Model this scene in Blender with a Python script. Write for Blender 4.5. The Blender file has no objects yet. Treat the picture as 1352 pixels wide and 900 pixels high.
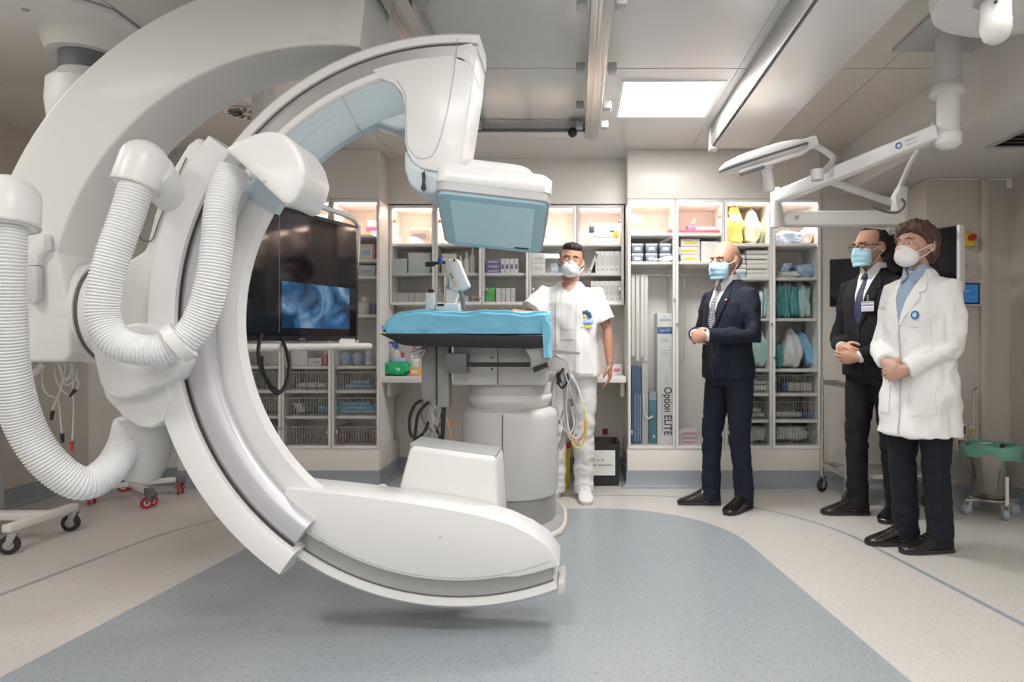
import bpy, bmesh, math, random
from mathutils import Vector, Matrix, Euler
random.seed(7)
PI = math.pi
C = bpy.context.scene.collection
CAMH, F = 1.1, 900.0

def P(px, py, Y):
    """point of the room at distance Y whose bearing was measured on the photograph"""
    return Vector(((px - 760) * Y / F, Y, CAMH + (450 - py) * Y / F))

# ---------------------------------------------------------------- materials
def new_mat(name):
    m = bpy.data.materials.new(name); m.use_nodes = True
    nt = m.node_tree
    return m, nt, nt.nodes['Principled BSDF']

def mat(name, col, rough=0.5, metal=0.0, var=0.04, scale=6.0, bump=0.0, bscale=60.0, coat=0.0, spec=0.5, emit=None, estr=0.0, sss=0.0, alpha=1.0):
    m, nt, b = new_mat(name)
    c = (col[0], col[1], col[2], 1)
    tc = nt.nodes.new('ShaderNodeTexCoord')
    nz = nt.nodes.new('ShaderNodeTexNoise'); nz.inputs['Scale'].default_value = scale; nz.inputs['Detail'].default_value = 3
    nt.links.new(tc.outputs['Object'], nz.inputs['Vector'])
    mx = nt.nodes.new('ShaderNodeMix'); mx.data_type = 'RGBA'
    mx.inputs['A'].default_value = (col[0]*(1-var), col[1]*(1-var), col[2]*(1-var), 1)
    mx.inputs['B'].default_value = (min(1, col[0]*(1+var)), min(1, col[1]*(1+var)), min(1, col[2]*(1+var)), 1)
    nt.links.new(nz.outputs['Fac'], mx.inputs['Factor'])
    nt.links.new(mx.outputs['Result'], b.inputs['Base Color'])
    b.inputs['Roughness'].default_value = rough
    b.inputs['Metallic'].default_value = metal
    b.inputs['Coat Weight'].default_value = coat
    b.inputs['Specular IOR Level'].default_value = spec
    if sss:
        b.inputs['Subsurface Weight'].default_value = sss
        b.inputs['Subsurface Radius'].default_value = (0.02, 0.008, 0.004)
    if emit:
        b.inputs['Emission Color'].default_value = (*emit, 1); b.inputs['Emission Strength'].default_value = estr
    if alpha < 1: b.inputs['Alpha'].default_value = alpha
    if bump:
        n2 = nt.nodes.new('ShaderNodeTexNoise'); n2.inputs['Scale'].default_value = bscale; n2.inputs['Detail'].default_value = 4
        nt.links.new(tc.outputs['Object'], n2.inputs['Vector'])
        bp = nt.nodes.new('ShaderNodeBump'); bp.inputs['Strength'].default_value = bump; bp.inputs['Distance'].default_value = 0.01
        nt.links.new(n2.outputs['Fac'], bp.inputs['Height']); nt.links.new(bp.outputs['Normal'], b.inputs['Normal'])
    return m

def glass_mat(name, tint=(0.93, 0.97, 0.96), refl=0.08, rough=.02, top=.6):
    m = bpy.data.materials.new(name); m.use_nodes = True
    nt = m.node_tree; nt.nodes.clear()
    o = nt.nodes.new('ShaderNodeOutputMaterial'); t = nt.nodes.new('ShaderNodeBsdfTransparent'); g = nt.nodes.new('ShaderNodeBsdfGlossy')
    t.inputs['Color'].default_value = (*tint, 1); g.inputs['Roughness'].default_value = rough
    lw = nt.nodes.new('ShaderNodeLayerWeight'); lw.inputs['Blend'].default_value = 0.25
    mr = nt.nodes.new('ShaderNodeMapRange'); mr.inputs['To Min'].default_value = refl; mr.inputs['To Max'].default_value = top
    nt.links.new(lw.outputs['Fresnel'], mr.inputs['Value'])
    mx = nt.nodes.new('ShaderNodeMixShader')
    nt.links.new(mr.outputs['Result'], mx.inputs[0]); nt.links.new(t.outputs[0], mx.inputs[1]); nt.links.new(g.outputs[0], mx.inputs[2])
    nt.links.new(mx.outputs[0], o.inputs['Surface'])
    return m

def math_node(nt, op, a, b=None):
    n = nt.nodes.new('ShaderNodeMath'); n.operation = op
    for i, v in enumerate((a, b)):
        if v is None: continue
        if isinstance(v, (int, float)): n.inputs[i].default_value = v
        else: nt.links.new(v, n.inputs[i])
    return n.outputs[0]

def floor_mat():
    m, nt, b = new_mat('vinyl_floor')
    tc = nt.nodes.new('ShaderNodeTexCoord'); sp = nt.nodes.new('ShaderNodeSeparateXYZ')
    nt.links.new(tc.outputs['Object'], sp.inputs[0])
    M = lambda op, a, b_=None: math_node(nt, op, a, b_)
    X, Y = sp.outputs['X'], sp.outputs['Y']
    def sdf(hw, far, near, rad):
        # rounded rectangle, widening slightly towards the room's front
        sc = M('ADD', M('MULTIPLY', M('SUBTRACT', 3.4, Y), 0.07), 1.0)
        xx = M('ABSOLUTE', M('DIVIDE', M('ADD', X, 0.40), sc))
        cy, hy = (far + near) / 2, (far - near) / 2
        yy = M('ABSOLUTE', M('SUBTRACT', Y, cy))
        dx = M('SUBTRACT', xx, hw - rad); dy = M('SUBTRACT', yy, hy - rad)
        ox = M('MAXIMUM', dx, 0.0); oy = M('MAXIMUM', dy, 0.0)
        ln = M('SQRT', M('ADD', M('MULTIPLY', ox, ox), M('MULTIPLY', oy, oy)))
        ins = M('MINIMUM', M('MAXIMUM', dx, dy), 0.0)
        return M('SUBTRACT', M('ADD', ln, ins), rad)
    zone = M('LESS_THAN', sdf(1.37, 4.48, -1.5, 0.75), 0.0)
    st = sdf(2.03, 4.86, -1.9, 1.15)
    stripe = M('LESS_THAN', M('ABSOLUTE', st), 0.014)
    def spk(scale, thr):
        v = nt.nodes.new('ShaderNodeTexVoronoi'); v.inputs['Scale'].default_value = scale
        nt.links.new(tc.outputs['Object'], v.inputs['Vector'])
        wn = nt.nodes.new('ShaderNodeTexWhiteNoise'); nt.links.new(v.outputs['Color'], wn.inputs['Vector'])
        return M('MULTIPLY', M('LESS_THAN', v.outputs['Distance'], thr), M('LESS_THAN', wn.outputs['Value'], 0.4))
    s1, s2 = spk(95, 0.24), spk(60, 0.2)
    nz = nt.nodes.new('ShaderNodeTexNoise'); nz.inputs['Scale'].default_value = 90; nt.links.new(tc.outputs['Object'], nz.inputs['Vector'])
    def mixc(f, a, b_):
        mx = nt.nodes.new('ShaderNodeMix'); mx.data_type = 'RGBA'
        if isinstance(f, float): mx.inputs['Factor'].default_value = f
        else: nt.links.new(f, mx.inputs['Factor'])
        for k, v in (('A', a), ('B', b_)):
            if isinstance(v, tuple): mx.inputs[k].default_value = (*v, 1)
            else: nt.links.new(v, mx.inputs[k])
        return mx.outputs['Result']
    light = mixc(nz.outputs['Fac'], (0.56, 0.535, 0.505), (0.65, 0.625, 0.595))
    light = mixc(s1, light, (0.38, 0.34, 0.31)); light = mixc(s2, light, (0.72, 0.68, 0.62))
    blue = mixc(nz.outputs['Fac'], (0.30, 0.335, 0.365), (0.37, 0.405, 0.435))
    blue = mixc(s1, blue, (0.14, 0.16, 0.18)); blue = mixc(s2, blue, (0.47, 0.49, 0.50))
    c = mixc(zone, light, blue); c = mixc(stripe, c, (0.30, 0.34, 0.37))
    nt.links.new(c, b.inputs['Base Color'])
    b.inputs['Roughness'].default_value = 0.33; b.inputs['Specular IOR Level'].default_value = 0.45
    return m

def band_mat(name, c1, c2, scale, axis='X', rough=0.4, thr=0.5, metal=0.0, noise=0.0):
    """stripes of two colours along one axis (box prints, ridges)"""
    m, nt, b = new_mat(name)
    tc = nt.nodes.new('ShaderNodeTexCoord'); w = nt.nodes.new('ShaderNodeTexWave')
    w.bands_direction = axis; w.inputs['Scale'].default_value = scale; w.inputs['Distortion'].default_value = noise
    nt.links.new(tc.outputs['Object'], w.inputs['Vector'])
    cr = nt.nodes.new('ShaderNodeValToRGB'); cr.color_ramp.elements[0].color = (*c1, 1); cr.color_ramp.elements[1].color = (*c2, 1)
    cr.color_ramp.elements[0].position = thr - 0.05; cr.color_ramp.elements[1].position = thr + 0.05
    nt.links.new(w.outputs['Fac'], cr.inputs['Fac']); nt.links.new(cr.outputs['Color'], b.inputs['Base Color'])
    b.inputs['Roughness'].default_value = rough; b.inputs['Metallic'].default_value = metal
    return m

M = {}
M['wall'] = mat('wall_paint', (0.80, 0.755, 0.70), 0.32, var=0.015, scale=1.5)
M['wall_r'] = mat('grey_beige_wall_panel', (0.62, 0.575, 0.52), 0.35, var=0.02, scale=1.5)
M['ceiling'] = mat('ceiling_panel', (0.70, 0.685, 0.665), 0.25, var=0.015, scale=1.0)
M['duct'] = mat('duct_panel', (0.78, 0.765, 0.75), 0.3, var=0.01)
M['floor'] = floor_mat()
M['cove'] = mat('cove_vinyl', (0.32, 0.36, 0.40), 0.4, var=0.08, scale=80)
M['white'] = mat('white_gloss_shell', (0.80, 0.79, 0.78), 0.36, var=0.01, coat=0.08)
M['white2'] = mat('off_white_shell', (0.76, 0.75, 0.73), 0.45, var=0.01, coat=0.05)
M['offwhite'] = mat('cream_lacquer', (0.80, 0.77, 0.73), 0.38, var=0.01)
M['silver'] = mat('brushed_aluminium', (0.62, 0.61, 0.65), 0.38, metal=0.45, var=0.03, scale=20)
M['track'] = mat('anodised_track', (0.47, 0.46, 0.45), 0.33, metal=0.5, var=0.03)
M['seam'] = mat('dark_seam', (0.12, 0.11, 0.105), 0.6)
M['greyp'] = mat('grey_plastic', (0.42, 0.42, 0.42), 0.42)
M['lgrey'] = mat('light_grey_plastic', (0.62, 0.61, 0.60), 0.4)
M['dgrey'] = mat('dark_grey_plastic', (0.16, 0.16, 0.17), 0.45)
M['black'] = mat('black_plastic', (0.018, 0.018, 0.02), 0.35)
M['rubber'] = mat('black_rubber', (0.03, 0.03, 0.032), 0.65)
M['steel'] = mat('stainless_steel', (0.62, 0.60, 0.57), 0.24, metal=0.9, var=0.05, scale=12)
M['hose'] = mat('ribbed_white_plastic', (0.84, 0.84, 0.85), 0.35, var=0.01)
M['blueface'] = mat('pale_blue_face', (0.38, 0.62, 0.74), 0.35, var=0.02)
M['bluepanel'] = mat('pale_blue_panel', (0.58, 0.88, 0.99), 0.2, var=0.02)
M['drape'] = mat('blue_drape', (0.22, 0.62, 0.84), 0.6, var=0.12, scale=9, bump=0.5, bscale=14)
M['glass'] = glass_mat('clear_glass', (.985,.99,.985), .025)
M['glass_g'] = glass_mat('ceiling_glass', (0.985, 0.99, 0.99), 0.02, .15, .12)
M['frame'] = mat('cabinet_aluminium', (0.80, 0.78, 0.76), 0.38, metal=0.1, var=0.02)
M['inside'] = mat('cabinet_lining', (0.88, 0.85, 0.82), 0.5, var=0.01)
M['shelf'] = mat('white_shelf', (0.82, 0.80, 0.78), 0.4, var=0.01)
M['wire'] = mat('basket_wire', (0.38, 0.36, 0.34), 0.35, metal=0.6)
M['led'] = mat('led_strip', (1, 1, 1), 0.4, emit=(1.0, 0.84, 0.70), estr=5.0)
M['panel_light'] = mat('light_panel', (1, 1, 1), 0.4, emit=(1.0, 0.99, 0.97), estr=6.0)
M['red'] = mat('red_plastic', (0.50, 0.03, 0.03), 0.4)
M['darkred'] = mat('dark_red_socket', (0.22, 0.012, 0.018), 0.4)
M['yellow'] = mat('yellow_plastic', (0.80, 0.58, 0.03), 0.4)
M['blue'] = mat('blue_plastic', (0.04, 0.12, 0.42), 0.4)
M['green'] = mat('green_wipes', (0.02, 0.50, 0.20), 0.4)
M['orange'] = mat('orange_plastic', (0.85, 0.30, 0.05), 0.4)
M['paper'] = mat('paper_white', (0.84, 0.83, 0.82), 0.6, var=0.02)
M['ink'] = mat('printed_ink', (0.05, 0.06, 0.08), 0.5)
M['inkblue'] = mat('blue_ink', (0.03, 0.16, 0.42), 0.5)
M['inkteal'] = mat('teal_ink', (0.05, 0.40, 0.42), 0.5)

# ---------------------------------------------------------------- mesh builder
def WM(o):
    m = o.matrix_basis.copy()
    if o.parent: m = WM(o.parent) @ o.matrix_parent_inverse @ m
    return m

class MB:
    def __init__(s): s.bm = bmesh.new()
    def box(s, x0, x1, y0, y1, z0, z1, M_=None):
        vs = [s.bm.verts.new((x, y, z)) for x in (x0, x1) for y in (y0, y1) for z in (z0, z1)]
        for f in ((0,1,3,2),(4,6,7,5),(0,4,5,1),(2,3,7,6),(0,2,6,4),(1,5,7,3)):
            s.bm.faces.new([vs[i] for i in f])
        if M_ is not None:
            for v in vs: v.co = M_ @ v.co
        return s
    def cbox(s, c, sz, rot=None):
        m = Matrix.Translation(c)
        if rot is not None: m = m @ (rot.to_4x4() if hasattr(rot, 'to_4x4') else rot)
        return s.box(-sz[0]/2, sz[0]/2, -sz[1]/2, sz[1]/2, -sz[2]/2, sz[2]/2, m)
    def prism(s, pts, off):
        """polygon pts (3D) extruded by vector off"""
        off = Vector(off)
        a = [s.bm.verts.new(Vector(p)) for p in pts]; b = [s.bm.verts.new(Vector(p) + off) for p in pts]
        n = len(pts)
        s.bm.faces.new(a); s.bm.faces.new(list(reversed(b)))
        for i in range(n): s.bm.faces.new([a[i], b[i], b[(i+1) % n], a[(i+1) % n]])
        return s
    def loft(s, rings, cap=True, closed=False):
        R = [[s.bm.verts.new(Vector(p)) for p in r] for r in rings]
        n = len(R[0]); k = len(R)
        for j in range(k if closed else k - 1):
            A, B = R[j], R[(j+1) % k]
            for i in range(n): s.bm.faces.new([A[i], A[(i+1) % n], B[(i+1) % n], B[i]])
        if cap and not closed:
            s.bm.faces.new(list(reversed(R[0]))); s.bm.faces.new(R[-1])
        return s
    def tube(s, pts, r, n=10, cap=True, closed=False):
        pts = [Vector(p) for p in pts]; k = len(pts)
        rr = r if isinstance(r, (list, tuple)) else [r]*k
        rings = []; up = None
        for i, p in enumerate(pts):
            if closed: t = pts[(i+1) % k] - pts[i-1]
            else: t = pts[min(i+1, k-1)] - pts[max(i-1, 0)]
            t.normalize()
            if up is None:
                up = Vector((0, 0, 1)) if abs(t.z) < 0.9 else Vector((0, 1, 0))
            u = t.cross(up)
            if u.length < 1e-4: u = t.orthogonal()
            u.normalize(); v = u.cross(t).normalized(); up = v
            q = rr[i]
            rx, ry = q if isinstance(q, (list, tuple)) else (q, q)
            rings.append([p + u*math.cos(2*PI*j/n)*rx + v*math.sin(2*PI*j/n)*ry for j in range(n)])
        return s.loft(rings, cap, closed)
    def lathe(s, prof, M_=None, n=32, cap=True):
        """profile [(r, z)] around z, then transformed"""
        rings = [[Vector((max(r, 1e-4)*math.cos(2*PI*j/n), max(r, 1e-4)*math.sin(2*PI*j/n), z)) for j in range(n)] for r, z in prof]
        if M_ is not None: rings = [[M_ @ p for p in q] for q in rings]
        return s.loft(rings, cap)
    def cyl(s, a, b, r, n=24, r2=None):
        a, b = Vector(a), Vector(b)
        m = Matrix.Translation(a) @ (b - a).to_track_quat('Z', 'Y').to_matrix().to_4x4()
        return s.lathe([(r, 0), (r if r2 is None else r2, (b - a).length)], m, n)
    def ball(s, c, r, n=20, M_=None):
        r = (r, r, r) if isinstance(r, (int, float)) else r
        prof = [(math.sin(PI*i/12), -math.cos(PI*i/12)) for i in range(13)]
        m = Matrix.Translation(c)
        if M_ is not None: m = m @ M_.to_4x4()
        m = m @ Matrix.Diagonal((r[0], r[1], r[2], 1))
        return s.lathe(prof, m, n)
    def arc(s, ctr, prof, a0, a1, n=48):
        """section [(r, y)] swept round the Y axis through ctr=(X, Z); angles in degrees"""
        rings = []
        for i in range(n + 1):
            a = math.radians(a0 + (a1 - a0) * i / n)
            rings.append([Vector((ctr[0] + r*math.cos(a), y, ctr[1] + r*math.sin(a))) for r, y in prof])
        return s.loft(rings)
    def build(s, name, m, parent=None, bevel=0.0, seg=2, ang=35, subsurf=0, sharp=38):
        bm = s.bm
        bmesh.ops.remove_doubles(bm, verts=bm.verts, dist=1e-5)
        bmesh.ops.recalc_face_normals(bm, faces=bm.faces)
        if bevel:
            ed = [e for e in bm.edges if len(e.link_faces) == 2 and e.calc_face_angle(0) > math.radians(ang)]
            if ed: bmesh.ops.bevel(bm, geom=ed, offset=bevel, segments=seg, profile=0.5, affect='EDGES', clamp_overlap=True)
        for f in bm.faces: f.smooth = True
        for e in bm.edges:
            if len(e.link_faces) != 2 or e.calc_face_angle(0) > math.radians(sharp): e.smooth = False
        me = bpy.data.meshes.new(name); bm.to_mesh(me); bm.free()
        return link(name, me, m, parent, subsurf)

def link(name, me, m, parent=None, subsurf=0):
    o = bpy.data.objects.new(name, me)
    if m is not None: me.materials.append(M[m] if isinstance(m, str) else m)
    C.objects.link(o)
    if parent is not None:
        o.parent = parent; o.matrix_parent_inverse = WM(parent).inverted()
    if subsurf:
        md = o.modifiers.new('sub', 'SUBSURF'); md.levels = subsurf; md.render_levels = subsurf
    return o

def tag(o, label=None, cat=None, group=None, kind=None):
    if label: o['label'] = label
    if cat: o['category'] = cat
    if group: o['group'] = group
    if kind: o['kind'] = kind
    return o

def thing(name, label, cat, loc=(0, 0, 0), group=None):
    o = bpy.data.objects.new(name, None); o.empty_display_size = 0.05
    o.location = loc; C.objects.link(o)
    return tag(o, label, cat, group)

def struct(name, mb, m, parent=None, **k):
    o = mb.build(name, m, parent, **k)
    if parent is None: o['kind'] = 'structure'
    return o

def dup(root, loc, label=None, group=None, rz=None, mats=None):
    r = root.copy(); C.objects.link(r); r.location = loc
    if rz is not None: r.rotation_euler = (0, 0, rz)
    if label: r['label'] = label
    if group: r['group'] = group
    for ch in list(root.children):
        c = ch.copy(); C.objects.link(c); c.parent = r
        for g in list(ch.children):
            d = g.copy(); C.objects.link(d); d.parent = c
    return r

def text(s, size, m, parent, M_, name='lettering', ex=0.0006, align='CENTER', wid=None, bold=0.0):
    cu = bpy.data.curves.new('t', 'FONT'); cu.body = s; cu.size = size; cu.extrude = ex; cu.align_x = align; cu.align_y = 'CENTER'; cu.offset = bold
    to = bpy.data.objects.new('t', cu); C.objects.link(to)
    dg = bpy.context.evaluated_depsgraph_get(); dg.update()
    me = bpy.data.meshes.new_from_object(to.evaluated_get(dg))
    bpy.data.objects.remove(to); bpy.data.curves.remove(cu)
    if wid:
        xs = [v.co.x for v in me.vertices]; k = wid / max(1e-6, max(xs) - min(xs)); me.transform(Matrix.Diagonal((k, 1, 1, 1)))
    me.transform(M_); me.name = name
    return link(name, me, m, parent)
def fine_print(w, h, m, parent, M_, words=(5, 7), name='fine_print', seed=1):
    """a line of print too small to read: short uneven strokes, w wide and h high, centred in XY"""
    rnd = random.Random(seed); b = MB(); n = sum(words) + len(words) - 1; s = w / n; x = -w/2; k = 0
    for wd in words:
        for _ in range(wd):
            hh = h*rnd.choice((.7, .8, 1.0)); b.box(x+s*.1, x+s*.75, -h/2, -h/2+h*.22, 0, .0006, M_); b.box(x+s*.1, x+s*.38, -h/2, -h/2+hh, 0, .0006, M_)
            if rnd.random() < .6: b.box(x+s*.1, x+s*.8, h*.12, h*.3, 0, .0006, M_)
            x += s
        x += s
    return b.build(name, m, parent)
def face_front(p, rz=0.0, rx=PI/2, ry=0.0):
    """matrix that stands XY lettering up to face the camera side (-Y)"""
    return Matrix.Translation(p) @ Euler((rx, ry, rz)).to_matrix().to_4x4()

def smooth_path(pts, k=6):
    """Catmull-Rom through pts"""
    pts = [Vector(p) for p in pts]; out = []
    n = len(pts)
    for i in range(n - 1):
        p0, p1, p2, p3 = pts[max(i-1, 0)], pts[i], pts[i+1], pts[min(i+2, n-1)]
        for j in range(k):
            t = j / k
            out.append(0.5*((2*p1) + (p2-p0)*t + (2*p0-5*p1+4*p2-p3)*t*t + (3*p1-p0-3*p2+p3)*t**3))
    out.append(pts[-1]); return out

# ---------------------------------------------------------------- camera, light
cam_d = bpy.data.cameras.new('camera'); cam = bpy.data.objects.new('camera', cam_d); C.objects.link(cam)
cam.location = (0, 0, CAMH); cam.rotation_euler = (PI/2, 0, 0)
cam_d.sensor_width = 36; cam_d.lens = 36 * F / 1352; cam_d.shift_x = -84 / 1352; cam_d.clip_start = 0.05
bpy.context.scene.camera = cam
sc = bpy.context.scene
sc.view_settings.view_transform = 'Standard'; sc.view_settings.look = 'None'; sc.view_settings.gamma = 1
sc.view_settings.use_curve_mapping = False; sc.view_settings.exposure = 0.2
w = bpy.data.worlds.new('world'); sc.world = w; w.use_nodes = True
w.node_tree.nodes['Background'].inputs[0].default_value = (0.9, 0.93, 1, 1); w.node_tree.nodes['Background'].inputs[1].default_value = 0.25

# ---------------------------------------------------------------- room shell
CZ = 2.54      # ceiling height
YT, YM, YB = 5.13, 5.39, 5.73   # tall cabinet fronts, upper cabinet fronts, niche wall
XL, XR, YF = -3.75, 2.95, -2.6
struct('floor', MB().box(XL-.1, XR+.1, YF-.1, 6.0, -0.06, 0), 'floor')
b = MB(); b.box(XL-.1, 1.27, YF-.1, 6.0, CZ, CZ+.06)
struct('ceiling', b, 'ceiling')
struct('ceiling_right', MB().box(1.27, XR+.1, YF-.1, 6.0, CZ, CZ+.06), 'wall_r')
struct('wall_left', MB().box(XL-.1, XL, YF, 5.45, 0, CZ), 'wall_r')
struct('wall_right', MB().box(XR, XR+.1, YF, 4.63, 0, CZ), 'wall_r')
struct('wall_front', MB().box(XL, XR, YF-.1, YF, 0, CZ), 'wall')
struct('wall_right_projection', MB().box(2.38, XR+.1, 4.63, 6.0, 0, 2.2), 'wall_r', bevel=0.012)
struct('wall_back', MB().box(XL, 2.4, YB, YB+.1, 0, CZ), 'wall')
XA, XN0, XN1, XT1 = -3.0, -1.48, 0.39, 1.84   # left cabinets start, niche sides, right cabinets end
# infill walls round the cabinet fronts
b = MB(); b.box(XL, XA, YT+.12, YB, 0, CZ); struct('wall_back_left', b, 'wall')
b = MB(); b.box(XA, XN0, YT, YB, 2.17, CZ); struct('wall_above_left_cabinets', b, 'wall', bevel=.004)
b = MB(); b.box(XN1, XT1, YT, YB, 2.17, CZ); struct('wall_above_right_cabinets', b, 'wall', bevel=.004)
b = MB(); b.box(XN0, XN1, YM, YB, 2.185, CZ); struct('wall_above_niche', b, 'wall')
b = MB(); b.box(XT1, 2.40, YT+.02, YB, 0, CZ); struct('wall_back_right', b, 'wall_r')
for i, (x0, x1) in enumerate(((XA, XN0), (XN1, XT1))):
    struct('trim_%d' % (i+1), MB().box(x0, x1, YT+.006, YB, 0.0, 0.29), 'wall', bevel=.003)
# coved vinyl skirting
def cove(name, pts, h=0.125, out=0.045):
    """skirting along a floor path; pts list of (x,y), room on the left-hand normal side given by out sign"""
    b = MB()
    rings = []
    n = len(pts)
    for i, p in enumerate(pts):
        p = Vector((p[0], p[1], 0))
        d = []
        if i > 0: d.append((p - Vector((*pts[i-1], 0))).normalized())
        if i < n-1: d.append((Vector((*pts[i+1], 0)) - p).normalized())
        nrm = Vector((0, 0, 0))
        for q in d: nrm += Vector((q.y, -q.x, 0))
        nrm.normalize()
        if len(d) == 2: nrm /= max(0.4, nrm.dot(Vector((d[0].y, -d[0].x, 0))))
        rings.append([p + nrm*a + Vector((0, 0, z)) for a, z in ((-0.002, 0.001), (-0.002, h), (0.006, h), (0.007, 0.05), (0.016, 0.022), (out, 0.004), (out, 0.001))])
    b.loft(rings)
    return struct(name, b, 'cove')
cove('baseboard_left', [(XL, YF+.05), (XL, YT+.12), (XA, YT+.12)])
cove('baseboard_back_left', [(XA, YT+.006), (XN0, YT+.006), (XN0, YB)])
cove('baseboard_niche', [(XN0, YB), (XN1, YB)])
cove('baseboard_back', [(XN1, YB), (XN1, YT+.006), (XT1+.02, YT+.006), (2.38, YT+.006)])
cove('baseboard_right', [(2.38, YT), (2.38, 4.63), (XR, 4.63), (XR, YF+.05)])
# dropped ceiling box on the right
b = MB(); b.box(2.01, XR, YF, 4.63, 2.2, CZ); b.box(2.01, 2.40, 4.63, YT+.02, 2.2, CZ); struct('ceiling_bulkhead', b, 'ceiling')
# thin panel joints on ceiling
for i, (x0, x1, y0, y1) in enumerate([(-3.7, 2.0, 3.60, 3.606), (-3.7, 2.0, 2.4, 2.406), (.86, .864, -2, 5.1), (1.62, 1.626, -2, 5.1), (-2.0, -1.994, -2, 5.3), (-1.4, -1.394, -2, 5.3)]):
    struct('ceiling_joint_%d' % (i+1), MB().box(x0, x1, y0, y1, CZ-.002, CZ+.001), 'greyp')
# wall panel joints
for i, (x, y0) in enumerate([(2.40+.0, 4.627)]):
    pass
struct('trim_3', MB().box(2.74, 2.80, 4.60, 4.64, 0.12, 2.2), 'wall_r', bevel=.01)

# recessed ceiling light panel over the cabinets; its copies below are added, unseen
lp = thing('ceiling_light', 'bright white recessed ceiling light panel over the cabinets', 'ceiling light', (0.545, 4.06, CZ))
MB().box(.27, .82, 3.77, 4.35, CZ-.006, CZ+.01).build('diffuser', 'panel_light', lp)
b = MB()
for x0, x1, y0, y1 in ((.255,.27,3.755,4.365),(.82,.835,3.755,4.365),(.27,.82,3.755,3.77),(.27,.82,4.35,4.365)): b.box(x0,x1,y0,y1,CZ-.01,CZ+.01)
b.build('frame', 'shelf', lp)
def area(x, y, sx, sy, e, z=CZ-.02, col=(1, .985, .96), rot=(0,0,0)):
    l = bpy.data.lights.new('ceiling_lamp', 'AREA'); l.shape = 'RECTANGLE'; l.size = sx; l.size_y = sy; l.energy = e; l.color = col
    o = bpy.data.objects.new('ceiling_lamp', l); o.location = (x, y, z); o.rotation_euler = rot; C.objects.link(o); return o
area(.545, 4.06, .54, .57, 28)
for i, (x, y) in enumerate([(-2.45, 1.2), (-2.9, 2.6), (1.5, .8), (-.5, -.6), (1.45, -1.4), (-2.45, -1.4), (-.45, 1.1), (1.62, 2.35), (.5, 2.3)]):  # unseen panels added to light the room, the last two to brighten the cabinets
    q = dup(lp, (x, y, CZ), ['ceiling light panel left of the swinging arm, out over the floor', 'ceiling light panel near the left wall', 'ceiling light panel right of the camera by the long duct', 'ceiling light panel behind the camera, middle', 'ceiling light panel behind the camera, right', 'ceiling light panel behind the camera, left', 'ceiling light panel above the camera', 'ceiling light panel right of the long beam, just out of view', 'ceiling light panel left of the long beam, just out of view'][i])
    area(x, y, .54, .57, (15, 12, 21, 21, 21, 18, 21, 10, 10)[i])  # area light of each added panel
# ---------------------------------------------------------------- ceiling fittings
# glass ceiling screen on two rails
gl = thing('ceiling_glass_screen', 'wide glass screen under the ceiling carried between two aluminium rails', 'ceiling screen', (-.3, 3.3, CZ))
MB().box(-.66, .07, 1.2, 4.42, 2.478, 2.486).build('glass_pane', 'glass_g', gl)
for x0, x1 in ((-.77, -.66), (.06, .15)):
    r = MB(); r.box(x0, x1, 1.2, 4.52, 2.44, 2.53); r.box(x0+.03, x1-.03, 1.2, 4.53, 2.432, 2.44); r.build('rail', 'steel', gl, bevel=.004)
    k = 0
    for y in (1.8, 2.35, 2.77, 3.45, 4.0, 4.35):
        for s in (-1, 1):
            c = MB(); xx = x0 - .035 if s < 0 else x1 + .035
            c.box(xx-.022, xx+.022, y-.03, y+.03, 2.455, 2.50); c.build('clamp', 'greyp', gl, bevel=.004)
MB().box(-.66, .06, 4.41, 4.52, 2.45, 2.53).build('crossbar', 'lgrey', gl, bevel=.004)
MB().ball((-.02, 4.40, 2.445), (.03, .03, .032)).build('bumper', 'rubber', gl)
MB().box(-.66, .06, 4.395, 4.41, 2.45, 2.47).build('seal', 'dgrey', gl)
# long duct/beam under the ceiling
bm_ = thing('ceiling_beam', 'long white box beam running under the ceiling above the men', 'ceiling beam', (1.1, 3, CZ))
MB().box(.93, 1.27, -1.5, 4.60, 2.40, CZ-.002).build('housing', 'duct', bm_, bevel=.004)
b = MB(); b.box(.905, .93, -1.5, 4.55, 2.50, CZ-.002); b.box(.905, .912, -1.5, 4.55, 2.40, 2.5); b.build('side_channel', 'track', bm_, bevel=.002)
MB().box(.90, .955, 4.55, 4.64, 2.385, CZ-.01).build('end_cap', 'white', bm_, bevel=.006)
MB().box(.925, .932, -1.5, 4.55, 2.396, 2.403).build('edge_strip', 'shelf', bm_)
# ventilation grille in the dropped ceiling
vt = thing('ceiling_vent', 'dark rectangular air vent in the dropped ceiling at the right edge', 'vent', (2.6, 3.6, 2.2))
b = MB()
for x0, x1, y0, y1 in ((2.32,2.345,3.2,3.86),(2.72,2.745,3.2,3.86),(2.345,2.72,3.2,3.225),(2.345,2.72,3.835,3.86)): b.box(x0,x1,y0,y1,2.19,2.2)
b.build('frame', 'greyp', vt)
MB().box(2.345, 2.72, 3.225, 3.835, 2.196, 2.2).build('backing', 'black', vt)
for i in range(9):
    y = 3.26 + i*.068
    MB().cbox((2.532, y, 2.192), (.375, .03, .003), Euler((.6, 0, 0)).to_matrix()).build('slat', 'dgrey', vt)
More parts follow.
